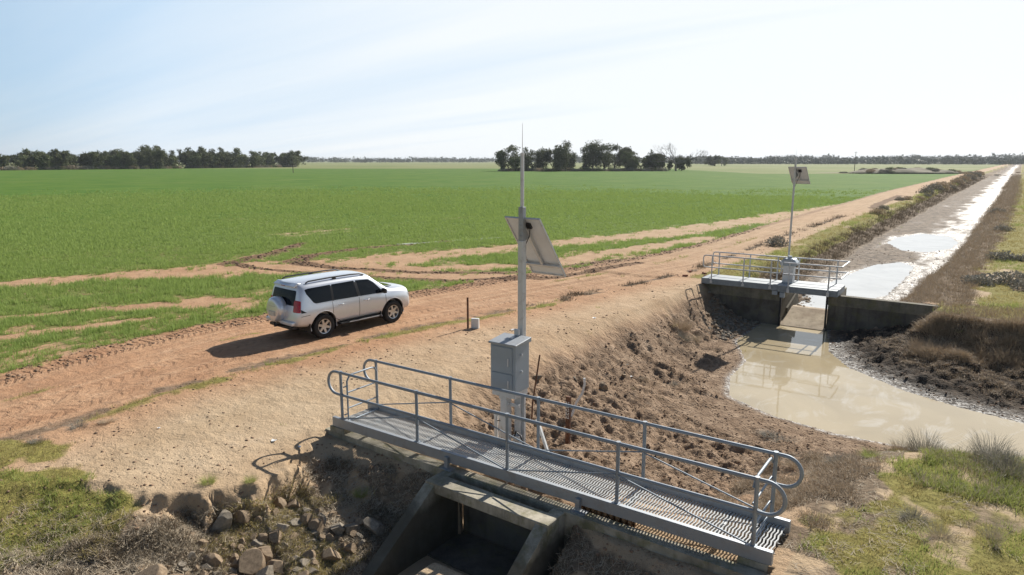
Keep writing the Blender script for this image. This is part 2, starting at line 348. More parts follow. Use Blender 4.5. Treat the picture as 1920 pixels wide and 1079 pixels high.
# ------------------------------------------------------------------ mesh helpers
def new_obj(name, mesh, parent=None):
    o = bpy.data.objects.new(name, mesh); COL.objects.link(o)
    if parent is not None: o.parent = parent
    return o
def tag(o, label=None, cat=None, group=None, kind=None):
    if label: o['label'] = label
    if cat: o['category'] = cat
    if group: o['group'] = group
    if kind: o['kind'] = kind
    return o
def empty(name, loc=(0, 0, 0), rz=0, label=None, cat=None, group=None):
    o = bpy.data.objects.new(name, None); COL.objects.link(o); o.empty_display_size = .2
    o.location = loc; o.rotation_euler = (0, 0, rz)
    return tag(o, label, cat, group)
def copy_tree(o, parent=None):
    c = o.copy(); COL.objects.link(c)
    if parent is not None:
        c.parent = parent; c.matrix_parent_inverse = o.matrix_parent_inverse.copy()
    for ch in list(o.children): copy_tree(ch, c)
    return c
def np_mesh(name, V, F, mat, smooth=False):
    "V (n,3), F (m,k) arrays with constant k"
    V = np.asarray(V, np.float32); F = np.asarray(F, np.int32)
    me = bpy.data.meshes.new(name); k = F.shape[1]
    me.vertices.add(len(V)); me.vertices.foreach_set('co', V.ravel())
    me.loops.add(F.size); me.loops.foreach_set('vertex_index', F.ravel())
    me.polygons.add(len(F)); me.polygons.foreach_set('loop_start', np.arange(0, F.size, k, dtype=np.int32))
    me.polygons.foreach_set('loop_total', np.full(len(F), k, np.int32))
    if smooth: me.polygons.foreach_set('use_smooth', np.ones(len(F), bool))
    me.update(calc_edges=True); me.validate()
    if mat: me.materials.append(mat)
    return me

class MB:
    def __init__(s): s.v = []; s.f = []
    def add(s, vs, fs):
        b = len(s.v); s.v += [tuple(v) for v in vs]; s.f += [tuple(b + i for i in f) for f in fs]
    def box(s, x0, y0, z0, x1, y1, z1, M=None):
        vs = [(x0, y0, z0), (x1, y0, z0), (x1, y1, z0), (x0, y1, z0), (x0, y0, z1), (x1, y0, z1), (x1, y1, z1), (x0, y1, z1)]
        if M is not None: vs = [M @ Vector(v) for v in vs]
        s.add(vs, [(0, 3, 2, 1), (4, 5, 6, 7), (0, 1, 5, 4), (1, 2, 6, 5), (2, 3, 7, 6), (3, 0, 4, 7)])
        return s
    def bbox(s, c, size, M=None, b=.01):
        "box with chamfered vertical and horizontal edges"
        bm = bmesh.new(); bmesh.ops.create_cube(bm, size=1)
        for v in bm.verts: v.co = Vector((v.co.x * size[0] + c[0], v.co.y * size[1] + c[1], v.co.z * size[2] + c[2]))
        bmesh.ops.bevel(bm, geom=list(bm.edges), offset=b, segments=2, affect='EDGES', profile=.6)
        s.bm(bm, M); return s
    def bm(s, bm, M=None):
        bm.verts.index_update()
        s.add([(M @ v.co) if M is not None else v.co for v in bm.verts], [[v.index for v in f.verts] for f in bm.faces]); bm.free()
    def tube(s, pts, r, n=8, caps=True, closed=False):
        pts = [Vector(p) for p in pts]; m = len(pts); rr = r if isinstance(r, (list, tuple)) else [r] * m
        rings = []; up = None
        for i, p in enumerate(pts):
            if closed: d = (pts[(i + 1) % m] - pts[i - 1])
            else: d = pts[min(i + 1, m - 1)] - pts[max(i - 1, 0)]
            d.normalize()
            if up is None: up = Vector((0, 0, 1)) if abs(d.z) < .9 else Vector((1, 0, 0))
            a = d.cross(up); 
            if a.length < 1e-4: a = d.cross(Vector((0, 1, 0)))
            a.normalize(); b = a.cross(d).normalized(); up = b
            rings.append([p + (a * math.cos(2 * math.pi * k / n) + b * math.sin(2 * math.pi * k / n)) * rr[i] for k in range(n)])
        vs = [v for r_ in rings for v in r_]; fs = []
        for i in range(m if closed else m - 1):
            j = (i + 1) % m
            for k in range(n):
                fs.append((i * n + k, i * n + (k + 1) % n, j * n + (k + 1) % n, j * n + k))
        if caps and not closed:
            fs.append(tuple(range(n))[::-1]); fs.append(tuple((m - 1) * n + k for k in range(n)))
        s.add(vs, fs); return s
    def prism(s, poly, axis, a, b):
        "extrude a 2d polygon along axis between a and b"
        def p3(p, t):
            return {'x': (t, p[0], p[1]), 'y': (p[0], t, p[1]), 'z': (p[0], p[1], t)}[axis]
        n = len(poly)
        vs = [p3(p, a) for p in poly] + [p3(p, b) for p in poly]
        fs = [tuple(range(n))[::-1], tuple(range(n, 2 * n))] + [(i, (i + 1) % n, n + (i + 1) % n, n + i) for i in range(n)]
        s.add(vs, fs); return s
    def build(s, name, mat, parent=None, smooth=None, bevel=0, M=None):
        me = bpy.data.meshes.new(name)
        vs = s.v if M is None else [tuple(M @ Vector(v)) for v in s.v]
        me.from_pydata(vs, [], s.f)
        bm = bmesh.new(); bm.from_mesh(me); bmesh.ops.recalc_face_normals(bm, faces=bm.faces)
        if bevel: bmesh.ops.bevel(bm, geom=list(bm.edges), offset=bevel, segments=1, affect='EDGES')
        bm.to_mesh(me); bm.free()
        if mat: me.materials.append(mat)
        if smooth is not None:
            me.shade_smooth() if hasattr(me, 'shade_smooth') else None
            me.set_sharp_from_angle(angle=R(smooth))
        return new_obj(name, me, parent)

# ------------------------------------------------------------------ materials
def mat(name):
    m = bpy.data.materials.new(name); m.use_nodes = True; t = m.node_tree; t.nodes.clear()
    o = N(t, 'ShaderNodeOutputMaterial'); b = N(t, 'ShaderNodeBsdfPrincipled'); t.links.new(b.outputs[0], o.inputs[0])
    return m, t, b
def texn(t, scale, detail=4, rough=.55, vec=None, dist=0, dims='3D'):
    n = N(t, 'ShaderNodeTexNoise'); n.noise_dimensions = dims
    n.inputs['Scale'].default_value = scale; n.inputs['Detail'].default_value = detail; n.inputs['Roughness'].default_value = rough; n.inputs['Distortion'].default_value = dist
    if vec is not None: t.links.new(vec, n.inputs['Vector'])
    return n.outputs['Fac']
def ramp(t, fac, a, b, c0=0., c1=1.):
    n = N(t, 'ShaderNodeMapRange'); n.inputs[1].default_value = a; n.inputs[2].default_value = b; n.inputs[3].default_value = c0; n.inputs[4].default_value = c1
    t.links.new(fac, n.inputs[0]); return n.outputs[0]
def mixc_(t, fac, a, b):
    n = N(t, 'ShaderNodeMixRGB')
    for i, v in ((0, fac), (1, a), (2, b)):
        if isinstance(v, (tuple, list)): n.inputs[i].default_value = (*v, 1) if len(v) == 3 else v
        elif isinstance(v, (int, float)): n.inputs[i].default_value = v
        else: t.links.new(v, n.inputs[i])
    return n.outputs[0]
def bump(t, h, strength=.5, distn=.02, prev=None):
    n = N(t, 'ShaderNodeBump'); n.inputs['Strength'].default_value = strength; n.inputs['Distance'].default_value = distn
    t.links.new(h, n.inputs['Height'])
    if prev is not None: t.links.new(prev, n.inputs['Normal'])
    return n.outputs[0]
def objc(t): return N(t, 'ShaderNodeTexCoord').outputs['Object']
def simple(name, col, rough=.5, metal=0, var=.12, scale=8, bmp=0, spec=None, col2=None, coat=0, thr=None):
    m, t, b = mat(name); c = objc(t)
    n = texn(t, scale, 5, .6, c)
    c2 = col2 or tuple(x * (1 - var * 2) for x in col)
    lo, hi = thr or (.35, .65)
    f = ramp(t, n, lo, hi)
    t.links.new(mixc_(t, f, c2, col), b.inputs['Base Color'])
    b.inputs['Roughness'].default_value = rough; b.inputs['Metallic'].default_value = metal
    if spec is not None: b.inputs['Specular IOR Level'].default_value = spec
    if coat: b.inputs['Coat Weight'].default_value = coat; b.inputs['Coat Roughness'].default_value = .04
    if bmp: t.links.new(bump(t, texn(t, scale * 6, 4, .6, c), bmp, .01), b.inputs['Normal'])
    return m
M = {}
def galv(name, base, metal=.55, rough=.42):
    m, t, b = mat(name); c = objc(t)
    v = N(t, 'ShaderNodeTexVoronoi'); v.inputs['Scale'].default_value = 24; t.links.new(c, v.inputs['Vector'])
    sp = N(t, 'ShaderNodeSeparateColor'); t.links.new(v.outputs['Color'], sp.inputs[0])
    n = texn(t, 2.5, 5, .6, c)
    f = M_('ADD', M_('MULTIPLY', sp.outputs[0], .35), M_('MULTIPLY', n, .65), tree=t)
    gc = mixc_(t, ramp(t, f, .3, .7), tuple(x * .72 for x in base), base)
    gc = mixc_(t, ramp(t, texn(t, 5, 6, .7, c, .4), .52, .72, 0, .5), gc, (.27, .22, .17))      # dried dust and water marks
    t.links.new(gc, b.inputs['Base Color'])
    t.links.new(ramp(t, f, .2, .8, rough - .08, rough + .15), b.inputs['Roughness'])
    b.inputs['Metallic'].default_value = metal
    return m
M['galv'] = galv('galvanised_steel', (.36, .385, .41))
M['galv_rail'] = galv('galvanised_rail', (.29, .33, .37), .5, .45)
M['alu'] = galv('aluminium', (.62, .63, .64), .5, .38)
M['cab'] = simple('grey_cabinet_paint', (.33, .38, .43), .42, .25, .04, 2.5)
M['white_plastic'] = simple('white_plastic', (.74, .74, .72), .45, 0, .06, 6)
M['black'] = simple('black_plastic', (.02, .02, .022), .5, 0, .2, 10)
M['rust'] = simple('rusty_steel', (.19, .085, .045), .85, 0, .35, 14, .4, col2=(.07, .035, .022))
M['orange_rust'] = simple('orange_rusty_plate', (.36, .2, .1), .8, 0, .3, 5, .3)
M['rock'] = simple('brown_rock', (.34, .25, .16), .9, 0, .25, 5, .8, col2=(.19, .135, .085))
M['rock2'] = simple('grey_rock', (.32, .27, .205), .9, 0, .25, 5, .6)
M['rubber'] = simple('tyre_rubber', (.022, .022, .022), .8, 0, .2, 20, .3)
M['tyre_dusty'] = M['rubber']
M['wood'] = simple('weathered_wood', (.22, .18, .14), .9, 0, .3, 9, .4)
M['panel_back'] = simple('panel_backsheet', (.70, .72, .74), .4, 0, .05, 4)
M['cells'] = simple('solar_cells', (.015, .02, .05), .12, 0, .3, 9)
M['glass_dark'] = simple('tinted_glass', (.004, .006, .010), .03, 0, .1, 2, spec=.22)
M['chrome'] = simple('chrome', (.75, .75, .76), .12, 1, .03, 3)
M['alloy'] = simple('alloy_wheel', (.62, .63, .65), .28, .75, .05, 8)
M['red_lens'] = simple('red_lens', (.62, .012, .014), .15, 0, .35, 22, coat=.4)
M['clear_lens'] = simple('clear_lens', (.6, .62, .65), .08, .2, .15, 20, coat=.6)
M['mud_dark'] = simple('dark_lump', (.06, .05, .04), .85, 0, .3, 9, .5)
M['brick'] = simple('brick_red', (.32, .13, .08), .9, 0, .25, 12, .4)
M['paint_white'] = simple('gauge_marks', (.72, .70, .64), .6, 0, .15, 30)

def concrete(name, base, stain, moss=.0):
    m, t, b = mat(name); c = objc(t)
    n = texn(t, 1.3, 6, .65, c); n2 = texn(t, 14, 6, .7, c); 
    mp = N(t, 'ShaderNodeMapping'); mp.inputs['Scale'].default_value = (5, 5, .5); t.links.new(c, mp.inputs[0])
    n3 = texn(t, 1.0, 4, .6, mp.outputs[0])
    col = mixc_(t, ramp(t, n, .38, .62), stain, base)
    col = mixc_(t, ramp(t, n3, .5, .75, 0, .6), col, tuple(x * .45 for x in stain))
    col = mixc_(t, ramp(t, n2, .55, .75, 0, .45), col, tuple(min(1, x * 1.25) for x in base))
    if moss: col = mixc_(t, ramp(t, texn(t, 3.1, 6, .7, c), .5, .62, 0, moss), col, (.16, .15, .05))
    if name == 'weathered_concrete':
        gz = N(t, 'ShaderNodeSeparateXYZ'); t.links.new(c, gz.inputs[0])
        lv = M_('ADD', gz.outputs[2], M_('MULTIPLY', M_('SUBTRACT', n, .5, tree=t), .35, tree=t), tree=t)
        col = mixc_(t, ramp(t, lv, -.22, -.42, 0, .85), col, (.075, .065, .045))       # low stain, with the culvert's inner shade painted in
    t.links.new(col, b.inputs['Base Color']); b.inputs['Roughness'].default_value = .9
    t.links.new(bump(t, n2, .5, .012), b.inputs['Normal'])
    return m
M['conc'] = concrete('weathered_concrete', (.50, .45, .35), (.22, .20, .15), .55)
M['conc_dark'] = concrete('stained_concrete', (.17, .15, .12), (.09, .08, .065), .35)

def foliage(name, c1, c2, c3=None, rough=.75, transl=.25, scale=.9):
    m, t, b = mat(name)
    g = N(t, 'ShaderNodeNewGeometry')
    c = N(t, 'ShaderNodeTexCoord').outputs['Object']
    n = texn(t, scale, 3, .6, c)
    f = M_('ADD', M_('MULTIPLY', g.outputs['Random Per Island'], .55), M_('MULTIPLY', n, .45), tree=t)
    cr = N(t, 'ShaderNodeValToRGB'); t.links.new(f, cr.inputs[0])
    cr.color_ramp.elements[0].position = .2; cr.color_ramp.elements[0].color = (*c1, 1)
    cr.color_ramp.elements[1].position = .75; cr.color_ramp.elements[1].color = (*c2, 1)
    if c3:
        e = cr.color_ramp.elements.new(.92); e.color = (*c3, 1)
    t.links.new(cr.outputs[0], b.inputs['Base Color'])
    b.inputs['Roughness'].default_value = rough; b.inputs['Specular IOR Level'].default_value = .25
    if transl:
        o = [x for x in t.nodes if x.type == 'OUTPUT_MATERIAL'][0]
        tr = N(t, 'ShaderNodeBsdfTranslucent'); t.links.new(cr.outputs[0], tr.inputs[0])
        mx = N(t, 'ShaderNodeMixShader'); mx.inputs[0].default_value = transl
        t.links.new(b.outputs[0], mx.inputs[1]); t.links.new(tr.outputs[0], mx.inputs[2]); t.links.new(mx.outputs[0], o.inputs[0])
    return m
M['crop'] = foliage('crop_leaves', (.045, .125, .016), (.14, .27, .04), (.30, .39, .11), transl=.4, scale=.16)
M['vgrass'] = foliage('verge_grass', (.14, .145, .025), (.32, .30, .06), (.44, .37, .16), transl=.35)
M['lush'] = foliage('lush_grass', (.07, .12, .02), (.19, .27, .045), (.33, .37, .11), transl=.4)
M['straw'] = foliage('dry_straw', (.06, .045, .03), (.22, .17, .115), (.50, .42, .31), transl=.15)
M['brush'] = foliage('brown_brush', (.06, .043, .03), (.21, .155, .105), (.42, .33, .23), transl=.15)
M['darkbrush'] = foliage('dark_scrub', (.028, .022, .016), (.10, .078, .055), (.20, .16, .11), transl=.1)
M['greybrush'] = foliage('grey_brush', (.05, .05, .035), (.15, .145, .115), (.30, .28, .23), transl=.1)
M['gum'] = foliage('gum_leaves', (.018, .028, .012), (.06, .075, .032), (.11, .12, .055), transl=.15, scale=.25)
M['gum2'] = foliage('olive_gum_leaves', (.03, .042, .016), (.09, .11, .042), (.14, .16, .07), transl=.15, scale=.25)
M['bark'] = simple('tree_bark', (.12, .09, .07), .9, 0, .3, 3)
M['deadwood'] = simple('dead_wood', (.22, .19, .17), .9, 0, .2, 3)

# water
def water_mat(name, col, foam_sheen=0.0, bumps=.03):
    m, t, b = mat(name); c = objc(t)
    n = texn(t, .35, 4, .55, c, 1.2)
    cc = mixc_(t, ramp(t, n, .35, .65), tuple(x * .85 for x in col), col)
    if foam_sheen:
        mp = N(t, 'ShaderNodeMapping'); mp.inputs['Scale'].default_value = (.7, .35, 1); t.links.new(c, mp.inputs[0])
        f = texn(t, 1.1, 8, .65, mp.outputs[0], 1.6)
        cc = mixc_(t, ramp(t, f, .52, .72, 0, foam_sheen), cc, (.70, .68, .62))  # foam streaks, made paler to paint in reflected sky
    t.links.new(cc, b.inputs['Base Color']); b.inputs['Roughness'].default_value = .035; b.inputs['IOR'].default_value = 1.42
    t.links.new(bump(t, texn(t, 1.6, 2, .5, c), bumps, .05), b.inputs['Normal'])
    return m
M['water'] = water_mat('muddy_water', (.48, .395, .255), .5)
M['water2'] = water_mat('puddle_water', (.62, .62, .60), .4, .008)

# ground material, driven by what grows and lies where
def ground_mat():
    m, t, b = mat('ground_soil'); c = objc(t)
    def attr(n):
        a = N(t, 'ShaderNodeAttribute'); a.attribute_name = n
        s = N(t, 'ShaderNodeSeparateColor'); t.links.new(a.outputs['Color'], s.inputs[0])
        return s.outputs[0], s.outputs[1], s.outputs[2], a.outputs['Alpha']
    crop, red, verge, dry = attr('ma'); mud, wet, dark, ruts = attr('mb'); bed, n3, farf, road = attr('mc')
    uv = N(t, 'ShaderNodeUVMap'); uv.uv_map = 'road'; us = N(t, 'ShaderNodeSeparateXYZ'); t.links.new(uv.outputs[0], us.inputs[0])
    nb = texn(t, .7, 5, .6, c); nf = texn(t, 9, 6, .7, c); nff = texn(t, 38, 4, .7, c); nm = texn(t, 2.6, 5, .65, c)
    sand = mixc_(t, ramp(t, nb, .3, .7), (.43, .32, .20), (.54, .425, .285))
    redc = mixc_(t, ramp(t, nb, .3, .7), (.39, .215, .12), (.50, .30, .175))
    col = mixc_(t, red, sand, redc)
    # long streaks of wheel wear on the road
    mp = N(t, 'ShaderNodeCombineXYZ'); t.links.new(M_('MULTIPLY', us.outputs[0], 3.2, tree=t), mp.inputs[0]); t.links.new(M_('MULTIPLY', us.outputs[1], .12, tree=t), mp.inputs[1])
    st = texn(t, 1.0, 6, .65, mp.outputs[0])
    col = mixc_(t, M_('MULTIPLY', ramp(t, st, .5, .72, 0, .55), road, tree=t), col, (.27, .165, .10))
    col = mixc_(t, M_('MULTIPLY', ramp(t, st, .5, .3, 0, .5), road, tree=t), col, (.58, .40, .26))
    mudc = mixc_(t, ramp(t, nm, .35, .65), (.165, .115, .075), (.38, .28, .195))
    col = mixc_(t, M_('MULTIPLY', mud, .85, tree=t), col, mudc)
    # fine speckle
    col = mixc_(t, ramp(t, nf, .55, .8, 0, .4), col, (.20, .14, .09))
    mot = texn(t, 1.7, 7, .75, c)
    col = mixc_(t, M_('MULTIPLY', ramp(t, mot, .5, .68), M_('ADD', .12, M_('MULTIPLY', mud, .5, tree=t), tree=t), tree=t), col, (.17, .115, .075))
    col = mixc_(t, M_('MULTIPLY', ramp(t, mot, .45, .3), .22, tree=t), col, (.62, .50, .37))
    col = mixc_(t, ramp(t, nff, .62, .8, 0, .45), col, (.16, .11, .075))
    bedc = mixc_(t, ramp(t, nm, .4, .62), (.15, .125, .10), (.33, .27, .21))
    col = mixc_(t, bed, col, bedc)
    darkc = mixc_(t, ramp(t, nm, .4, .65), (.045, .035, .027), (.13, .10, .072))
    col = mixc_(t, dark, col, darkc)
    glint = M_('MULTIPLY', M_('MULTIPLY', ramp(t, wet, .55, .9), ramp(t, nf, .47, .58), tree=t), M_('MULTIPLY', mud, .75, tree=t), tree=t)
    # dry litter
    drc = mixc_(t, ramp(t, nf, .4, .62), (.10, .075, .05), (.24, .18, .125))
    dm = ramp(t, M_('ADD', dry, M_('MULTIPLY', M_('SUBTRACT', nm, .5, tree=t), .9, tree=t), tree=t), .35, .6)
    col = mixc_(t, M_('MULTIPLY', dm, .85, tree=t), col, drc)
    # verge grass
    vg = mixc_(t, ramp(t, nf, .35, .65), (.17, .15, .045), (.31, .275, .085))
    vm = ramp(t, M_('ADD', verge, M_('MULTIPLY', M_('SUBTRACT', nm, .5, tree=t), .8, tree=t), tree=t), .35, .6)
    col = mixc_(t, vm, col, vg)
    # churned ruts
    rm = ramp(t, M_('ADD', ruts, M_('MULTIPLY', M_('SUBTRACT', nf, .5, tree=t), 1.2, tree=t), tree=t), .4, .6)
    col = mixc_(t, M_('MULTIPLY', rm, .8, tree=t), col, (.13, .078, .045))
    # tyre tread chevrons beside the road edges
    def tread(u0, w, pitch, slope):
        du = M_('SUBTRACT', us.outputs[0], u0, tree=t); au = M_('ABSOLUTE', du, tree=t)
        inb = ramp(t, au, w, w * .8)
        ph = M_('ADD', M_('DIVIDE', us.outputs[1], pitch, tree=t), M_('MULTIPLY', au, slope, tree=t), tree=t)
        ph = M_('ADD', ph, M_('MULTIPLY', nm, 1.1, tree=t), tree=t)
        sw = M_('SINE', M_('MULTIPLY', ph, 6.283, tree=t), tree=t)
        return M_('MULTIPLY', M_('MULTIPLY', ramp(t, sw, .0, .7), inb, tree=t), ramp(t, texn(t, 2.2, 5, .7, c), .38, .55), tree=t)
    tr1 = tread(.28, .36, .21, 2.4); tr2 = tread(3.75, .3, .27, 2.6); tr3 = tread(2.75, .26, .3, 2.6)
    trd = M_('MAXIMUM', M_('MULTIPLY', tr1, 1.0, tree=t), M_('MULTIPLY', M_('MAXIMUM', tr2, tr3, tree=t), .45, tree=t), tree=t)
    trd = M_('MULTIPLY', trd, ramp(t, us.outputs[1], 45, 30), tree=t)
    col = mixc_(t, M_('MULTIPLY', trd, .62, tree=t), col, (.14, .075, .045))
    # dark crumbly lip of the road
    lip = M_('MULTIPLY', ramp(t, M_('ABSOLUTE', M_('SUBTRACT', us.outputs[0], .0, tree=t), tree=t), .55, .1), ramp(t, nf, .35, .6), tree=t)
    col = mixc_(t, M_('MULTIPLY', lip, ramp(t, us.outputs[1], 14, 26, .3, .75), tree=t), col, (.17, .10, .065))
    # crop
    cg = mixc_(t, ramp(t, texn(t, .12, 4, .6, c), .35, .65), (.07, .15, .018), (.115, .19, .028))
    cg = mixc_(t, ramp(t, nf, .45, .75, 0, .5), cg, (.05, .125, .015))
    cg = mixc_(t, ramp(t, texn(t, .05, 6, .7, c, .5), .55, .75, 0, .45), cg, (.20, .215, .07))
    rows = M_('SINE', M_('MULTIPLY', M_('ADD', us.outputs[0], M_('MULTIPLY', nb, .25, tree=t), tree=t), 22., tree=t), tree=t)
    cfac = M_('ADD', M_('ADD', crop, M_('MULTIPLY', M_('SUBTRACT', nm, .5, tree=t), .9, tree=t), tree=t), M_('MULTIPLY', rows, .06, tree=t), tree=t)
    dd = N(t, 'ShaderNodeVectorMath', operation='LENGTH'); t.links.new(c, dd.inputs[0])
    thr = ramp(t, dd.outputs['Value'], 20, 110, .72, .30)
    cm = ramp(t, M_('SUBTRACT', cfac, thr, tree=t), -.05, .2)
    col = mixc_(t, M_('MULTIPLY', cm, ramp(t, dd.outputs['Value'], 22, 80, .75, 1), tree=t), col, cg)
    farc = mixc_(t, ramp(t, texn(t, .012, 5, .6, c), .35, .65), (.17, .21, .07), (.26, .26, .12))
    col = mixc_(t, farf, col, farc)
    # wet: darker and glossy, a real property of wet mud
    col = mixc_(t, M_('MULTIPLY', wet, .55, tree=t), col, (.075, .06, .045))
    col = mixc_(t, glint, col, (.58, .56, .52))          # wet-mud glints painted as pale specks along the water's edge
    t.links.new(col, b.inputs['Base Color'])
    wn = M_('MULTIPLY', wet, M_('MULTIPLY', ramp(t, nf, .35, .6), ramp(t, mot, .30, .50), tree=t), tree=t)
    t.links.new(ramp(t, wn, 0, 1, .92, .30), b.inputs['Roughness'])
    t.links.new(ramp(t, wet, 0, 1, .12, .42), b.inputs['Specular IOR Level'])
    h = M_('ADD', M_('MULTIPLY', nf, .6, tree=t), M_('MULTIPLY', nff, .3, tree=t), tree=t)
    mpv = N(t, 'ShaderNodeMapping'); mpv.inputs['Rotation'].default_value = (0, 0, R(37)); mpv.inputs['Scale'].default_value = (7, 14, 7); t.links.new(c, mpv.inputs[0])
    vo = N(t, 'ShaderNodeTexVoronoi'); vo.inputs['Scale'].default_value = 1.0; vo.inputs['Randomness'].default_value = 1; t.links.new(mpv.outputs[0], vo.inputs['Vector'])
    pit = M_('MULTIPLY', ramp(t, vo.outputs['Distance'], .12, .42), ramp(t, mot, .4, .6, .35, 1.), tree=t)
    vs2 = N(t, 'ShaderNodeTexVoronoi'); vs2.inputs['Scale'].default_value = 13; t.links.new(c, vs2.inputs['Vector'])
    dots = M_('MULTIPLY', ramp(t, vs2.outputs['Distance'], .05, .22), ramp(t, nm, .45, .62, .0, 1), tree=t)
    bs = bump(t, M_('ADD', M_('MULTIPLY', pit, mud, tree=t), M_('MULTIPLY', dots, .35, tree=t), tree=t), .9, .05)
    bs = bump(t, M_('ADD', h, M_('MULTIPLY', M_('MULTIPLY', nm, 1.2, tree=t), mud, tree=t), tree=t), .8, .06, bs)
    bs = bump(t, M_('MULTIPLY', trd, -1.0, tree=t), .7, .03, bs)
    t.links.new(bs, b.inputs['Normal'])
    return m
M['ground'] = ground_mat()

# ------------------------------------------------------------------ terrain mesh: rings about the origin, finest nearby
def build_terrain():
    fine = np.arange(R(-52), R(52), .0034)
    co = np.arange(R(52), R(308), .04)
    ang = np.concatenate([fine, co]); na = len(ang)
    r1 = 1.6 * np.exp(np.arange(0, math.log(70 / 1.6), .0042))
    r2 = r1[-1] * np.exp(np.arange(.009, math.log(900 / 70), .009)); r3 = r2[-1] * np.exp(np.arange(.06, math.log(12), .06))
    rad = np.concatenate([r1, r2, r3]); nr = len(rad)
    A, Rd = np.meshgrid(ang, rad)      # (nr, na)
    X = (Rd * (np.sin(A) * CA - np.cos(A) * SA)).ravel(); Y = (Rd * (np.sin(A) * SA + np.cos(A) * CA)).ravel()
    Z, info = height(X, Y)
    a, b, c = masks(X, Y, Z, info)
    i = np.arange(nr - 1)[:, None] * na + np.arange(na)[None, :]
    j = np.arange(nr - 1)[:, None] * na + ((np.arange(na) + 1) % na)[None, :]
    F = np.stack([i, j, j + na, i + na], -1).reshape(-1, 4)
    cx = X[F].mean(1); cy = Y[F].mean(1)
    rl = road_l(cy); rr = road_r(cy)
    reg = np.full(len(F), 1)                                  # ground
    reg[(cx < rl)] = 0                                        # field
    reg[(cx >= rl) & (cx < rr)] = 2                           # road
    reg[((cy < 31.5) & (a is not None) & (info['shore'][F[:, 0]] <= 0)) | (info['canal'][F[:, 0]] > .9)] = 3
    U = np.stack([X - road_l(Y), Y], 1).astype(np.float32)
    P = np.stack([X, Y, Z], 1)
    for k, nm in enumerate(['crop_field', 'ground', 'dirt_road', 'canal_bed']):
        Fk = F[reg == k]
        used, inv = np.unique(Fk, return_inverse=True)
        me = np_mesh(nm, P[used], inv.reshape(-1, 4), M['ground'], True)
        for an, arr in (('ma', a), ('mb', b), ('mc', c)):
            at = me.attributes.new(an, 'FLOAT_COLOR', 'POINT'); at.data.foreach_set('color', arr[used].ravel())
        uvl = me.uv_layers.new(name='road'); li = np.zeros(len(me.loops), np.int32); me.loops.foreach_get('vertex_index', li)
        uvl.data.foreach_set('uv', U[used][li].ravel())
        tag(new_obj(nm, me), kind='structure')
build_terrain()

# water sheets
def sheet(name, P, z, m):
    me = bpy.data.meshes.new(name); me.from_pydata([(x, y, z) for x, y in P], [], [list(range(len(P)))])
    bm = bmesh.new(); bm.from_mesh(me); bmesh.ops.triangulate(bm, faces=bm.faces); bmesh.ops.recalc_face_normals(bm, faces=bm.faces)
    for f in bm.faces:
        if f.normal.z < 0: f.normal_flip()
    bm.to_mesh(me); bm.free(); me.materials.append(m)
    return tag(new_obj(name, me), kind='structure')
sheet('pool_water', [(-8.9, 30.08), (-8.9, 25), (-8, 22), (-7.5, 19), (-5, 18.2), (-2, 18), (3, 18), (40, 17.5), (40, 22.6), (3, 22.9), (-.4, 23.5), (-2.3, 24.6), (-3.8, 26), (-4.6, 28), (-5.2, 30.08)], WATER_Z + .005, M['water'])
sheet('puddle_water', [(x * 1.04 + .25, y * 1.01 - .4) for x, y in PUD1], BED_Z, M['water2'])
sheet('puddle_water', [(x * 1.04 + .23, y * 1.01 - .6) for x, y in PUD2], BED_Z, M['water2'])

# ------------------------------------------------------------------ culvert under the near footbridge
cul = empty('culvert', (-6.65, 8.7, -.1), 0, 'open concrete culvert inlet with two sloping wing walls under the footbridge', 'culvert')
def part(mb, name, m, parent, **k):
    return mb.build(name, M[m], parent, M=Matrix.Translation(-Vector(parent.location)), **k)
ang_b = R(1.6)
XL, XR = -7.95, -5.35
w = MB()
w.prism([(-11.35, -.12), (XL + .22, -.10), (XL + .22, -2.2), (-11.35, -2.2)], 'y', 8.74, 8.97)
w.prism([(XL + .22, -.10), (XR - .22, -.10), (XR - .22, -.5), (XL + .22, -.5)], 'y', 8.77, 8.97)
w.prism([(XR - .22, -.10), (-2.1, -.10), (-2.1, -2.2), (XR - .22, -2.2)], 'y', 8.75, 8.97)
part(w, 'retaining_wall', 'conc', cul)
w = MB(); w.prism([(XL - .006, -.1), (XR + .006, -.1), (XR + .006, -.29), (XL - .006, -.29)], 'y', 8.22, 8.57)
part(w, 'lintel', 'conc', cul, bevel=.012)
for x0, x1 in ((XL, XL + .22), (XR - .22, XR)):
    w = MB(); w.prism([(8.738, -.104), (8.27, -.104), (4.9, -2.3), (4.9, -3.0), (8.738, -3.0)], 'x', x0, x1)
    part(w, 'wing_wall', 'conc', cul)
w = MB(); w.prism([(XL + .221, -1.35), (XR - .221, -1.35), (XR - .221, -1.7), (XL + .221, -1.7)], 'y', 8.0, 9.4)
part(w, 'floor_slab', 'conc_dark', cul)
w = MB(); w.box(XL + .23, 8.98, -1.34, XR - .23, 9.03, -.45); part(w, 'sun_block_board', 'conc_dark', cul)  # dark board added across the opening to keep the sun out
w = MB()
for i in range(9):
    x = -5.25 + i * .11; w.prism([(x, 9.06), (x + .04, 9.06), (x + .055, 9.12), (x + .095, 9.12), (x + .11, 9.06), (x + .11, 9.05), (x + .09, 9.11), (x + .06, 9.11), (x + .045, 9.05), (x, 9.05)], 'z', -.8, -.03)
part(w, 'sheet_pile', 'orange_rust', cul)

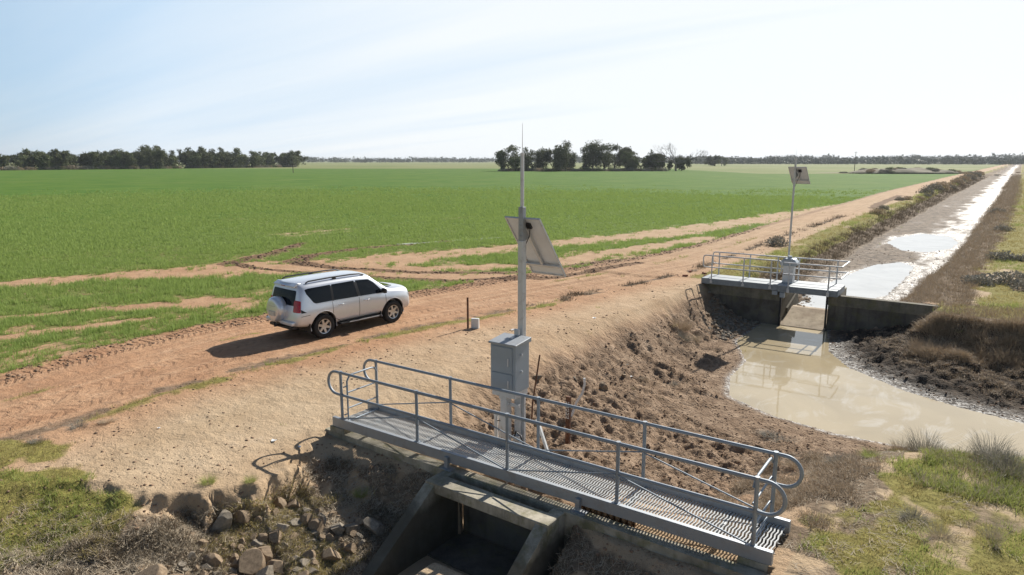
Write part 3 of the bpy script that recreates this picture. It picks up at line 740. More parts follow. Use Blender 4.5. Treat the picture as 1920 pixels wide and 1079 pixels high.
# ------------------------------------------------------------------ the near footbridge
BL, BW = 8.95, 1.04
br = empty('footbridge', (-6.66, 9.42, 0), ang_b, 'long galvanised footbridge with double tube handrails and mesh deck over the culvert', 'footbridge')
def raw(mb, name, m, parent, **k): return mb.build(name, M[m], parent, **k)
yb = .50
for sg in (-1, 1):
    w = MB(); w.box(-BL / 2, sg * yb - .04, 0, BL / 2, sg * yb + .04, .2); raw(w, 'side_beam', 'galv', br, bevel=.006)
# expanded metal deck: zigzag strands running across
w = MB(); nx = 176; pitch = (BL - .1) / nx
for i in range(nx):
    x0 = -BL / 2 + .06 + i * pitch; ny = 9; yy = [-.455 + .91 * k / ny for k in range(ny + 1)]
    xs = [x0 + (pitch * .32 if (k % 2) else 0) for k in range(ny + 1)]
    vs = []
    for k in range(ny + 1):
        vs += [(xs[k], yy[k], .072), (xs[k], yy[k], .098), (xs[k] + .022, yy[k], .104), (xs[k] + .022, yy[k], .078)]
    fs = []
    for k in range(ny):
        for j in range(4): fs.append((k * 4 + j, k * 4 + (j + 1) % 4, k * 4 + 4 + (j + 1) % 4, k * 4 + 4 + j))
    w.add(vs, fs)
M['deck'] = galv('deck_steel', (.60, .61, .60), .25, .5)
for k in range(3): w.box(-BL / 2 + .02, -.3 + k * .3 - .004, .064, BL / 2 - .02, -.3 + k * .3 + .004, .0715)
raw(w, 'deck_mesh', 'deck', br)
for k in range(6):
    w = MB(); w.box(-BL / 2 + .8 + k * 1.45, -.458, .01, -BL / 2 + .86 + k * 1.45, .458, .062); raw(w, 'cross_member', 'galv', br)
PX = [-4.2, -2.1, 0.0, 2.1, 4.2]
def loop_pts(x0, z1, z2, sg, y):
    r = (z2 - z1) / 2; zc = (z1 + z2) / 2; e = .14
    return [(x0 + sg * (e + math.sin(a) * r * 1.0), y, zc + math.cos(a) * r) for a in [math.pi * k / 14 for k in range(15)]]
for sg in (-1, 1):
    y = sg * .5
    hr = MB(); hr.tube(loop_pts(-4.2, .72, 1.2, -1, y)[::-1] + [(x, y, 1.2) for x in (-3, 0, 3)] + loop_pts(4.2, .72, 1.2, 1, y) + [(x, y, .72) for x in (3, 0, -3)], .029, 10, closed=True)
    h = raw(hr, 'handrail', 'galv_rail', br, smooth=50)
    for x in PX:
        p = MB(); p.tube([(x, y, .1), (x, y, 1.2)], .030, 10); p.tube([(x, y, 1.165), (x, y, 1.235)], .038, 10); p.tube([(x, y, .685), (x, y, .755)], .036, 10); p.box(x - .05, y - .05 * 1.0, .199, x + .05, y + .05, .212)
        raw(p, 'post', 'galv_rail', h, smooth=50)
    zig = [(PX[0] + .05, .23), (PX[1] - .03, .70), (PX[1] + .03, .69), (PX[2] - .06, .225), (PX[2] + .06, .225), (PX[3] - .03, .70), (PX[3] + .03, .69), (PX[4] - .08, .225)]
    for k in range(0, 8, 2):
        p = MB(); yo = y - .03 * sg * -1 * (-1); p.tube([(zig[k][0], y + .03 * (-1), zig[k][1]), (zig[k + 1][0], y - .03, zig[k + 1][1])], .013, 8)
        raw(p, 'brace', 'galv_rail', h, smooth=50)
def gate(xc, name):
    g = MB(); t0 = .12; y0, y1 = -.40, .44
    path = [(xc, y0, .14), (xc, y0, 1.0), (xc, y0 + .06, 1.09), (xc, y0 + .14, 1.12), (xc, y1 - .14, 1.12), (xc, y1 - .05, 1.09), (xc, y1, 1.0), (xc, y1, .14)]
    g.tube(path, .02, 8, closed=True)
    g.tube([(xc, y0, .42), (xc, y1, .42)], .017, 8); g.tube([(xc, y0, .76), (xc, y1, .76)], .017, 8)
    for z in (.3, .9): g.tube([(xc, y0, z), (xc, -.5, z)], .014, 6)
    raw(g, name, 'galv_rail', br, smooth=50)
gate(-4.13, 'end_gate')
g = MB(); g.tube([(4.16, -.5, 1.06), (4.16, -.42, 1.15), (4.16, -.3, 1.17), (4.16, .3, 1.17), (4.16, .42, 1.15), (4.16, .5, 1.06)], .022, 8)
for z in (.82, .42, .2): g.tube([(4.16, -.5, z), (4.16, .5, z)], .018, 8)
raw(g, 'end_gate', 'galv_rail', br, smooth=50)
for x, y in ((-4.33, -.46), (-4.33, .46), (4.22, -.44), (4.22, .46)):
    w = MB(); w.bbox((x, y, -.07), (.42, .2, .135), b=.012); raw(w, 'bearing_block', 'conc', br)
for x in (-1.32, 1.45):
    w = MB(); w.box(x - .04, -.60, -.095, x + .04, -.53, .12); w.box(x - .04, -.53, .02, x + .04, -.5401 + .001, .12); w.box(x - .1, -.66, -.099, x + .16, -.50, -.085)
    raw(w, 'support_leg', 'galv', br)

# ------------------------------------------------------------------ gauge cabinet, its mast and small fittings
cabO = empty('control_cabinet', (-7.79, 10.55, -1.16), R(1.6), 'two-door grey steel cabinet on twin posts behind the footbridge', 'cabinet')
cabO.scale = (.93, .93, .965)
w = MB(); w.bbox((0, 0, 2.74), (.64, .52, .98), b=.008); raw(w, 'housing', 'cab', cabO)
w = MB(); w.prism([(-.31, 3.235), (.31, 3.235), (.31, 3.26), (-.31, 3.30)], 'x', -.34, .34); raw(w, 'roof', 'galv', cabO) if False else None
w = MB(); w.prism([(-.30, 3.232), (.30, 3.232), (.30, 3.33), (-.30, 3.27)], 'x', -.355, .355); raw(w, 'roof', 'galv', cabO, bevel=.006)
for z0, z1 in ((2.66, 3.19), (2.29, 2.63)):
    w = MB(); w.bbox((-.025, -.268, (z0 + z1) / 2), (.54, .022, z1 - z0), b=.006); d = raw(w, 'door', 'cab', cabO)
    zc = (z0 + z1) / 2 - .04
    w = MB(); w.bbox((.15, -.288, zc), (.028, .02, .17), b=.006); raw(w, 'handle', 'alu', d)
for z in (3.03, 2.67):
    w = MB(); w.tube([(.322, -.05, z), (.36, -.05, z)], .02, 10); w.tube([(.36, -.05, z), (.36, -.05, z - .05)], .008, 6); raw(w, 'side_latch', 'alu', cabO)
w = MB(); w.box(-.30, -.24, 2.12, .30, .24, 2.248); raw(w, 'base_plinth', 'alu', cabO, bevel=.006)
w = MB(); w.box(-.13, -.18, -.2, .03, .02, 2.118); w.box(-.15, -.2, 2.05, .05, .05, 2.11); raw(w, 'support_post', 'alu', cabO, bevel=.006)
w = MB(); w.box(.12, .0, -.2, .17, .16, 2.118); w.box(.17, .0, -.2, .27, .012, 2.118); w.box(.17, .148, -.2, .27, .16, 2.118); raw(w, 'support_post', 'alu', cabO)
w = MB(); w.box(.11, -.05, 1.6, .3, .0, 1.64); raw(w, 'bracket', 'alu', cabO)
w = MB(); w.box(-.05, -.1, 1.9, .3, -.06, 1.96); raw(w, 'bracket', 'alu', cabO)
w = MB(); w.bbox((.19, .0, 1.15), (.16, .14, .22), b=.02); raw(w, 'junction_box', 'alu', cabO)
w = MB(); w.tube([(.14, -.05, 1.2), (.24, -.12, 1.38), (.36, -.14, 1.33), (.45, -.12, 1.15), (.42, -.08, .98), (.3, -.04, .95)], .017, 8); raw(w, 'cable', 'black', cabO, smooth=60)
w = MB(); w.bbox((.02, .24, 3.40), (.12, .05, .13), b=.006); w.box(-.03, .0, 3.3, .04, .16, 3.32); w.tube([(.02, .24, 3.3), (.02, .24, 3.36)], .012, 6); w.box(-.10, .16, 3.44, -.02, .26, 3.452); raw(w, 'sensor', 'alu', cabO)

# mast with antenna and solar panel
def make_mast(name, loc, rz, label, zs, panel, ant, rad):
    o = empty(name, loc, rz, label, 'solar mast')
    w = MB(); z0, z1, z2 = zs
    w.bbox((0, 0, (z0 + z1) / 2), (rad * 2, rad * 2, z1 - z0), b=rad * .2); raw(w, 'lower_pole', 'alu', o)
    w = MB(); w.tube([(0, 0, z1), (0, 0, z2)], rad * .58, 12); raw(w, 'upper_pole', 'alu', o, smooth=50)
    if panel['sleeve']:
        w = MB(); w.bbox((0, 0, z1 + .33), (rad * 1.75, rad * 1.75, .66), b=.01)
        for z in (.1, .3, .56): w.tube([(-.0, -rad * .9, z1 + z), (0, -rad * 1.1, z1 + z)], .014, 8)
        raw(w, 'sleeve', 'galv', o)
    w = MB(); w.tube([(0, 0, z2), (0, 0, z2 + .04)], rad * .7, 10); w.tube([(0, 0, z2), (0, 0, z2 + .1), (0, 0, z2 + .1 + ant)], [.012, .007, .003], 6); raw(w, 'antenna', 'white_plastic', o, smooth=50)
    pw, ph, tilt = panel['w'], panel['h'], panel['tilt']
    # panel plane: local x across, local v down the slope; face looks to +y / up
    C0 = Vector(panel['c']); rot = Matrix.Rotation(panel['rz'], 4, 'Z') @ Matrix.Rotation(-tilt, 4, 'X')
    T = Matrix.Translation(C0) @ rot @ Matrix.Rotation(math.pi, 4, 'Z')
    f = MB(); th = .035; e = .03
    for a in ((-pw / 2, -ph / 2, -th, -pw / 2 + e, ph / 2, .004), (pw / 2 - e, -ph / 2, -th, pw / 2, ph / 2, .004), (-pw / 2 + e, -ph / 2, -th, pw / 2 - e, -ph / 2 + e, .004), (-pw / 2 + e, ph / 2 - e, -th, pw / 2 - e, ph / 2, .004)):
        f.box(*a, M=T)
    P = MB(); P.box(-pw / 2 + e - .004, -ph / 2 + e - .004, -.012, pw / 2 - e + .004, ph / 2 - e + .004, -.006, M=T); pn = raw(P, 'solar_panel', panel['back'], o)
    raw(f, 'frame', 'alu', pn)
    c = MB(); cw = (pw - .08) / 6; ch = (ph - .08) / 10
    for i in range(6):
        for j in range(10):
            x = -pw / 2 + .04 + i * cw; y = -ph / 2 + .04 + j * ch
            c.box(x + .003, y + .003, -.005, x + cw - .003, y + ch - .003, -.002, M=T)
    raw(c, 'cells', 'cells', pn)
    b = MB(); b2 = MB(); b3 = MB()
    b.box(-pw / 2 + .02, -ph / 2 + ph * .18, -.085, pw / 2 - .0, -ph / 2 + ph * .18 + .06, -.037, M=T)
    b2.box(-.03, -ph / 2 + ph * .18 + .062, -.08, .03, ph / 2 - .22, -.038, M=T)
    b3.box(.0, -ph / 2 + ph * .70, -.0805, .12, -ph / 2 + ph * .70 + .10, -.06, M=T)
    raw(b, 'cross_rail', 'alu', pn, bevel=.003); raw(b2, 'bracket', 'alu', pn, bevel=.003); raw(b3, 'clamp_plate', 'alu', pn, bevel=.003)
    g = MB(); zt = panel['c'][2] + math.sin(tilt) * ph / 2
    top = T @ Vector((-.0, ph / 2 - .2, -.04))
    g.prism([(0.02, -.34), (0.02, -.02), (top.y + .02, top.z - z1), (top.y + .1, top.z - z1 - .2)], 'x', -.008, .03, ) if False else None
    g.add([(-.01, .02, top.z - .34), (-.01, .02, top.z + .1), (-.01, top.y, top.z + .1), (-.01, top.y + .14, top.z - .2), (.012, .02, top.z - .34), (.012, .02, top.z + .1), (.012, top.y, top.z + .1), (.012, top.y + .14, top.z - .2)], [(0, 1, 2, 3), (7, 6, 5, 4), (0, 4, 5, 1), (1, 5, 6, 2), (2, 6, 7, 3), (3, 7, 4, 0)])
    raw(g, 'mounting_plate', 'galv', o)
    jb = T @ Vector((-.12 * (panel.get('jb', 1)), ph / 2 - .16, -.04)); j = MB(); j.box(-.06 - .09 + .02, ph / 2 - .25, -.05, .06 - .09 + .02, ph / 2 - .12, -.013, M=T @ Matrix.Translation((-.02, 0, 0)))
    raw(j, 'junction_box', 'black', pn)
    cb = MB(); s0 = T @ Vector((-.09, ph / 2 - .26, -.03)); cb.tube([s0, s0 + Vector((0, -.02, -.15)), s0 + Vector((-.05, -.12, -.36)), (0.02, .06, s0.z - .6), (0.01, .0, s0.z - .72)], .009, 6)
    raw(cb, 'cable', 'black', o, smooth=60)
    return o
make_mast('solar_mast', (-7.77, 10.93, -1.2), R(0), 'tall grey mast with whip antenna and tilted solar panel behind the cabinet', (0, 5.15, 6.8), dict(w=.86, h=1.56, tilt=R(53), c=(-.0, .50, 4.98), rz=R(-2), sleeve=1, back='panel_back'), .5, .062)

t = empty('conduit_stub', (-8.3, 10.75, -1.1), 0, 'pair of short white pipe stubs beside the cabinet post', 'pipe')
for dx, h in ((0, 1.42), (.12, 1.4)):
    w = MB(); w.tube([(dx, 0, -.1), (dx, 0, h)], .042, 12); w.tube([(dx, 0, h - .07), (dx, 0, h)], .05, 12); raw(w, 'pipe', 'white_plastic', t, smooth=50)
w = MB(); w.tube([(.05, -.03, 1.25), (.16, -.06, 1.3), (.24, -.05, 1.15), (.26, 0, .95), (.3, 0, .6)], .012, 6); raw(w, 'cable', 'black', t, smooth=60)

w = MB(); w.box(-.028, -.028, 0, .028, .028, 1.62)
pr = w.build('strut', M['white_plastic'], bevel=.004); pr.location = (-6.75, 10.9, -1.15); pr.rotation_euler = (R(-14), R(-34), 0)
tag(pr, 'white square bar leaning diagonally beside the cabinet posts', 'strut')

z_ = hgt(-8.95, 13.0)
w = MB(); w.tube([(0, 0, -.2), (.03, 0, .5), (.2, .05, 1.75)], .02, 8); o = w.build('steel_rod', M['rust'], smooth=50); o.location = (-8.95, 13.0, z_); tag(o, 'thin rusty rod leaning in the mud right of the cabinet', 'rod')
zm = hgt(-7.75, 12.75)
gp = empty('gauge_post', (-7.75, 12.75, zm), R(0), 'rusty square gauge post with white painted depth marks in the mud', 'post')
w = MB(); w.bbox((0, 0, .55), (.105, .08, 1.5), b=.01); raw(w, 'post', 'rust', gp)
w = MB()
for k in range(5):
    z = .78 + k * .085
    w.box(-.045, -.045, z, -.015, -.041, z + .06); w.box(-.015, -.045, z, .045, -.041, z + .02); w.box(.015, -.045, z + .035, .045, -.041, z + .06)
raw(w, 'depth_marks', 'paint_white', gp)
zh = hgt(-8.2, 13.9)
w = MB(); w.tube([(-.12, -.1, -.05), (-.02, 0, .35), (.12, .05, .62), (.17, .05, .85), (.16, .05, 1.0)], .03, 10); o = w.build('hose', M['white_plastic'], smooth=60); o.location = (-8.2, 13.9, zh); tag(o, 'curved pale pipe sticking out of the mud behind the gauge post', 'pipe')
z_ = hgt(-14.25, 17.05)
w = MB(); w.prism([(-.03, -.03), (.03, -.03), (.03, -.02), (.005, 0), (.005, .03), (-.005, .03), (-.005, 0), (-.03, -.02)], 'z', -.2, 1.05); o = w.build('fence_picket', M['rust']); o.location = (-14.28, 17.0, z_); tag(o, 'dark steel picket standing beside the dirt road', 'picket')
bx = empty('meter_box', (-14.1, 17.15, hgt(-14.1, 17.15)), R(25), 'small white box at the foot of the roadside picket', 'box')
w = MB(); w.bbox((0, 0, .15), (.26, .12, .36), b=.012); raw(w, 'box_body', 'white_plastic', bx); w = MB(); w.bbox((0, -.062, .17), (.2, .012, .26), b=.004); raw(w, 'lid', 'white_plastic', bx)

M['deckgrey'] = simple('dull_grey_deck', (.30, .33, .35), .6, .15, .1, 6)
M['conc_mid'] = concrete('coping_concrete', (.27, .24, .18), (.14, .125, .095), .5)
M['sill'] = concrete('sandy_sill_concrete', (.52, .43, .31), (.33, .25, .17))
# ------------------------------------------------------------------ the far regulator gate
rg = empty('regulator_gate', (-6.8, 30.1, 0), 0, 'stained concrete regulator walls with an open bay across the canal', 'regulator')
def pw(mb, name, m, parent=rg, **k): return mb.build(name, M[m], parent, M=Matrix.Translation(-Vector(rg.location)), **k)
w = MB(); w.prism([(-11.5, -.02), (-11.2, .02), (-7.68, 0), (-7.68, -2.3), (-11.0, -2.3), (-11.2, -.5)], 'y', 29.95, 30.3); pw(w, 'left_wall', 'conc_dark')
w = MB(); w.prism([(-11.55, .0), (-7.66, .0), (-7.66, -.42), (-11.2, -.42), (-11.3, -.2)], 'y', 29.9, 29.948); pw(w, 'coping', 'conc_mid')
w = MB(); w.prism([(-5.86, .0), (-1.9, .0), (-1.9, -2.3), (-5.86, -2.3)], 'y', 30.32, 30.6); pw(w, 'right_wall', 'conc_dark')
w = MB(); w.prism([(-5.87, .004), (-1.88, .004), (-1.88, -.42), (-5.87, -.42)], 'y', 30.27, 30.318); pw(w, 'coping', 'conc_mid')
w = MB(); w.prism([(30.302, .0), (32.3, .0), (33.0, -1.9), (30.302, -1.9)], 'x', -8.0, -7.70); w.prism([(31.0, -.9), (32.6, -.4), (33.3, -1.9), (31.0, -1.9)], 'x', -7.7, -7.62); pw(w, 'pier', 'conc')
w = MB(); w.prism([(30.602, .0), (32.6, .0), (32.6, -1.9), (30.602, -1.9)], 'x', -5.86, -5.6); pw(w, 'pier', 'conc')
w = MB(); w.prism([(29.9, -1.62), (30.0, -1.47), (31.7, -.94), (32.0, -.94), (32.0, -2.2), (29.9, -2.2)], 'x', -7.69, -5.865); pw(w, 'sill_ramp', 'sill')
w = MB(); w.box(-7.70, 29.86, -1.9, -7.62, 29.945, .02); pw(w, 'gate_guide', 'black')
w = MB(); w.box(-5.93, 30.18, -1.9, -5.862, 30.265, .02); pw(w, 'gate_guide', 'black')

gb = empty('gate_walkway', (-8.3, 29.72, .0), R(1.8), 'grey service walkway with tube handrails on top of the regulator gate', 'walkway')
w = MB(); w.bbox((-1.15, .68, .16), (3.35, 1.3, .26), b=.03); raw(w, 'left_deck', 'deckgrey', gb)
w = MB()
for k in range(4): w.box(.53, -.02 + .012 * (k % 2), .02 + k * .065, 2.86, 1.75, .02 + k * .065 + .06)
raw(w, 'right_deck', 'deckgrey', gb)
def rail(mbx, y, xs, zs, x0, x1, loopL, loopR):
    pts = []
    zt, zm_ = zs; r = (zt - zm_) / 2
    return pts
def rail_obj(y, xs, x0, x1, endL=True, endR=True, sq=False):
    zt, zm_ = 1.33, .80; rr = .12; h = MB()
    P_ = [(x0 + rr, y, zt), ((x0 + x1) / 2, y, zt), (x1 - rr, y, zt), (x1 - .03, y, zt - .03), (x1, y, zt - rr), (x1, y, zm_ + rr), (x1 - .03, y, zm_ + .03), (x1 - rr, y, zm_), ((x0 + x1) / 2, y, zm_), (x0 + rr, y, zm_), (x0 + .03, y, zm_ + .03), (x0, y, zm_ + rr), (x0, y, zt - rr), (x0 + .03, y, zt - .03)]
    h.tube(P_, .028, 8, closed=True); ob = raw(h, 'handrail', 'alu', gb, smooth=50)
    for x in xs:
        p = MB(); p.tube([(x, y, .12), (x, y, zt + .02)], .03, 8); p.box(x - .05, y - .05, .1, x + .05, y + .05, .2); raw(p, 'post', 'alu', ob, smooth=50)
rail_obj(.0, [-2.35, -.95, .2], -2.75, .62)
rail_obj(1.33, [-2.45, -1.05, .15], -2.75, .62)
for y in (-.06, 1.8):
    h = MB()
    for z in (1.28, .80): h.tube([(.72, y, z), (2.95, y, z)], .028, 8)
    ob = raw(h, 'handrail', 'alu', gb, smooth=50)
    for x in (.95, 2.5):
        p = MB(); p.tube([(x, y, .05), (x, y, 1.3)], .03, 8); p.box(x - .05, y - .05, .02, x + .05, y + .05, .2); raw(p, 'post', 'alu', ob, smooth=50)
h = MB()
for z in (1.28, .80): h.tube([(2.95, -.06, z), (2.95, 1.8, z)], .03, 8)
raw(h, 'end_rail', 'alu', gb, smooth=50)
ac = empty('gate_actuator', (-7.62, 30.75, .28), R(2), 'grey domed actuator housing on a pedestal beside the far mast', 'actuator')
w = MB(); w.bbox((0, 0, .38), (.44, .40, .76), b=.02); raw(w, 'pedestal', 'alu', ac)
w = MB(); w.prism([(-.34, .76), (.34, .76), (.36, .9), (.2, 1.06), (-.2, 1.06), (-.36, .9)], 'y', -.27, .27); raw(w, 'hood', 'cab', ac, bevel=.03)
w = MB(); w.tube([(0, 0, 1.05), (0, 0, 1.16)], .09, 10); raw(w, 'cap', 'cab', ac, smooth=50)
w = MB(); w.box(-.42, -1.0, -.42, -.2, -.85, -.26); w.bbox((.0, -.95, -.40), (.2, .16, .22), b=.02); raw(w, 'hinge_bracket', 'cab', ac)
make_mast('solar_mast', (-7.78, 31.15, -.1), R(-12), 'slim far mast with antenna and small solar panel on the regulator walkway', (0, .6, 5.65), dict(w=.80, h=.86, tilt=R(56), c=(.06, .30, 4.98), rz=R(0), sleeve=0, back='panel_back'), .32, .07)

# ------------------------------------------------------------------ the car
def body_mesh():
    # each station: (x offsets, y, z) for ten half-section points from keel to roof
    def st(x, pts, dx=None): return [(x + (dx[i] if dx else 0), p[0], p[1]) for i, p in enumerate(pts)]
    S_ = []
    S_.append(st(-2.36, [(0, .50), (.60, .50), (.80, .54), (.86, .66), (.86, .86), (.82, 1.12), (.72, 1.58), (.63, 1.73), (.40, 1.79), (0, 1.81)], [.04, 0, -.02, -.04, .0, .06, .17, .24, .22, .2]))
    S_.append(st(-2.22, [(0, .46), (.62, .46), (.86, .50), (.925, .66), (.925, .90), (.885, 1.13), (.80, 1.58), (.70, 1.75), (.46, 1.815), (0, 1.83)], [0, 0, 0, 0, 0, .03, .13, .17, .15, .15]))
    S_.append(st(-1.9, [(0, .40), (.62, .40), (.88, .46), (.938, .66), (.942, .92), (.905, 1.14), (.82, 1.64), (.725, 1.775), (.46, 1.84), (0, 1.855)], None))
    S_.append(st(-1.4, [(0, .36), (.62, .36), (.88, .42), (.942, .66), (.948, .94), (.91, 1.14), (.825, 1.65), (.735, 1.79), (.46, 1.86), (0, 1.875)]))
    S_.append(st(-.6, [(0, .36), (.62, .36), (.875, .42), (.918, .64), (.925, .92), (.905, 1.13), (.825, 1.66), (.735, 1.80), (.46, 1.872), (0, 1.885)]))
    S_.append(st(.15, [(0, .36), (.62, .36), (.875, .42), (.915, .64), (.922, .92), (.905, 1.12), (.822, 1.65), (.735, 1.785), (.46, 1.865), (0, 1.88)]))
    F_ = st(.55, [(0, .36), (.62, .36), (.875, .42), (.915, .64), (.922, .92), (.905, 1.115), (.80, 1.58), (.705, 1.745), (.46, 1.825), (0, 1.845)])
    G_ = st(1.30, [(0, .36), (.62, .36), (.875, .42), (.935, .64), (.942, .90), (.91, 1.06), (.84, 1.18), (.72, 1.235), (.42, 1.265), (0, 1.275)])
    lerp = lambda a, b, t: [tuple(a[i][k] + (b[i][k] - a[i][k]) * t for k in range(3)) for i in range(10)]
    S_ += [F_, lerp(F_, G_, .12), lerp(F_, G_, .88), G_]
    S_.append(st(1.42, [(0, .36), (.62, .36), (.88, .42), (.942, .64), (.948, .90), (.915, 1.06), (.84, 1.18), (.70, 1.235), (.42, 1.26), (0, 1.265)]))
    S_.append(st(1.85, [(0, .36), (.60, .36), (.87, .42), (.935, .62), (.94, .86), (.90, 1.06), (.82, 1.16), (.66, 1.215), (.40, 1.235), (0, 1.235)]))
    S_.append(st(2.12, [(0, .36), (.58, .36), (.82, .42), (.895, .60), (.89, .82), (.84, 1.0), (.76, 1.10), (.62, 1.165), (.38, 1.19), (0, 1.195)], [.0, 0, 0, 0, 0, 0, 0, .0, .02, .03]))
    S_.append(st(2.27, [(0, .38), (.55, .38), (.76, .43), (.84, .58), (.83, .80), (.79, .97), (.72, 1.08), (.60, 1.13), (.36, 1.155), (0, 1.165)], [.05, .04, .0, .02, .0, -.03, -.04, -.03, -.01, .0]))
    vs = []; ring = []
    for s_ in S_:
        idx = []
        for i, p in enumerate(s_): idx.append(len(vs)); vs.append(p)
        for i in range(8, 0, -1): idx.append(len(vs)); vs.append((s_[i][0], -s_[i][1], s_[i][2]))
        ring.append(idx)
    fs = []; n = 18
    for a, b in zip(ring[:-1], ring[1:]):
        for k in range(n): fs.append((a[k], a[(k + 1) % n], b[(k + 1) % n], b[k]))
    for r_, fl in ((ring[0], False), (ring[-1], True)):
        for i in range(0, 9):
            a, b = r_[i], r_[i + 1]; c, d = r_[(n - i) % n], r_[(n - i - 1) % n]
            f = [a, b, d, c]; f2 = []
            for v in f:
                if v not in f2: f2.append(v)
            fs.append(tuple(f2[::-1] if fl else f2))
    return vs, fs
def eval_mesh(o, name):
    dg = bpy.context.evaluated_depsgraph_get(); dg.update()
    e = o.evaluated_get(dg); me = bpy.data.meshes.new_from_object(e); me.name = name
    return me
carL = (-18.07, 14.95, -.06)
car = empty('parked_car', carL, -R(4.4) + R(90), 'silver four wheel drive wagon with covered spare wheel on its tailgate', 'car')
def car_paint():
    m, t, b = mat('silver_paint')
    b.inputs['Base Color'].default_value = (.74, .77, .81, 1); b.inputs['Metallic'].default_value = .4; b.inputs['Roughness'].default_value = .34
    b.inputs['Coat Weight'].default_value = .8; b.inputs['Coat Roughness'].default_value = .05
    c = objc(t); sp_ = N(t, 'ShaderNodeSeparateXYZ'); t.links.new(c, sp_.inputs[0])
    n = texn(t, 3, 6, .65, c)
    f = M_('MULTIPLY', ramp(t, sp_.outputs[2], .75, .4, 0, .6), ramp(t, n, .3, .6), tree=t)   # road dust on the lower panels
    t.links.new(mixc_(t, f, (.74, .77, .81), (.45, .33, .24)), b.inputs['Base Color'])
    t.links.new(ramp(t, f, 0, .6, .3, .8), b.inputs['Roughness']); t.links.new(ramp(t, f, 0, .6, .8, 0), b.inputs['Coat Weight']); t.links.new(ramp(t, f, 0, .6, .45, 0), b.inputs['Metallic'])
    return m
M['paint'] = car_paint()
vs, fs = body_mesh()
tmp = bpy.data.meshes.new('b'); tmp.from_pydata(vs, [], fs)
bm = bmesh.new(); bm.from_mesh(tmp); bmesh.ops.recalc_face_normals(bm, faces=bm.faces)
bm.to_mesh(tmp); bm.free()
bo = new_obj('b', tmp); sm = bo.modifiers.new('s', 'SUBSURF'); sm.levels = 3; sm.render_levels = 3
full = eval_mesh(bo, 'body_full')
bpy.data.objects.remove(bo)
bm = bmesh.new(); bm.from_mesh(full); tree = BVHTree.FromBMesh(bm); bm.free()
bo = new_obj('body', full, car)
cut = MB()
AX, AR = 1.395, .47
for sx in (-1, 1):
    for sy in (-1, 1):
        n = 40; pts = [(sx * AX + AR * math.cos(2 * math.pi * k / n), .41 + AR * math.sin(2 * math.pi * k / n)) for k in range(n)]
        cut.prism(pts, 'y', sy * .58 if sy > 0 else -1.2, 1.2 if sy > 0 else -.58)
co_ = cut.build('cut', None)
bmod = bo.modifiers.new('c', 'BOOLEAN'); bmod.operation = 'DIFFERENCE'; bmod.object = co_; bmod.solver = 'EXACT'
# evaluate the cut in the untransformed frame
car.location = (0, 0, 0); car.rotation_euler = (0, 0, 0)
cutm = eval_mesh(bo, 'body'); bo.modifiers.clear(); bo.data = cutm; bpy.data.objects.remove(co_)
cutm.materials.clear(); cutm.materials.append(M['paint']); cutm.shade_smooth(); cutm.set_sharp_from_angle(angle=R(38))
def proj(poly, org, ax_u, ax_v, d, off, name, m, parent, res=.05, thick=0):
    "lay a polygon drawn in the (u, v) plane onto the body along direction d"
    bm = bmesh.new(); org = Vector(org); ax_u = Vector(ax_u); ax_v = Vector(ax_v); d = Vector(d).normalized()
    vs = [bm.verts.new(org + ax_u * p[0] + ax_v * p[1]) for p in poly]; bm.faces.new(vs)
    # cut into strips so that it follows the curve
    us = [p[0] for p in poly]; vv = [p[1] for p in poly]
    for ax, lo, hi in ((ax_u, min(us), max(us)), (ax_v, min(vv), max(vv))):
        k = lo + res
        while k < hi - 1e-4:
            bmesh.ops.bisect_plane(bm, geom=list(bm.verts) + list(bm.edges) + list(bm.faces), plane_co=org + ax * k, plane_no=ax); k += res
    for v in bm.verts:
        h, nrm, _, _ = tree.ray_cast(v.co, d)
        if h is not None: v.co = h - d * off
    bmesh.ops.recalc_face_normals(bm, faces=bm.faces)
    me = bpy.data.meshes.new(name); bm.to_mesh(me); bm.free()
    for p in me.polygons: p.use_smooth = True
    me.materials.append(M[m]); return new_obj(name, me, parent)
def rounded(poly, r=.04, k=3):
    out = []; n = len(poly)
    for i in range(n):
        p0, p1, p2 = (Vector(poly[i - 1]), Vector(poly[i]), Vector(poly[(i + 1) % n]))
        a = (p0 - p1); b = (p2 - p1); ra = min(r, a.length * .4); rb = min(r, b.length * .4); a.normalize(); b.normalize()
        A_, B_ = p1 + a * ra, p1 + b * rb
        for j in range(k + 1):
            t = j / k; out.append(tuple((A_ * (1 - t) + p1 * t) * (1 - t) + (p1 * (1 - t) + B_ * t) * t))
    return out
WINS = [('quarter_window', [(-1.98, 1.63), (-1.95, 1.50), (-1.74, 1.20), (-1.66, 1.165), (-1.05, 1.165), (-1.05, 1.672), (-1.85, 1.655)]),
        ('rear_door_window', [(-1.02, 1.165), (-.03, 1.15), (-.14, 1.68), (-1.02, 1.672)]),
        ('front_door_window', [(.02, 1.15), (1.02, 1.135), (1.02, 1.16), (.66, 1.52), (.45, 1.65), (-.09, 1.68)])]
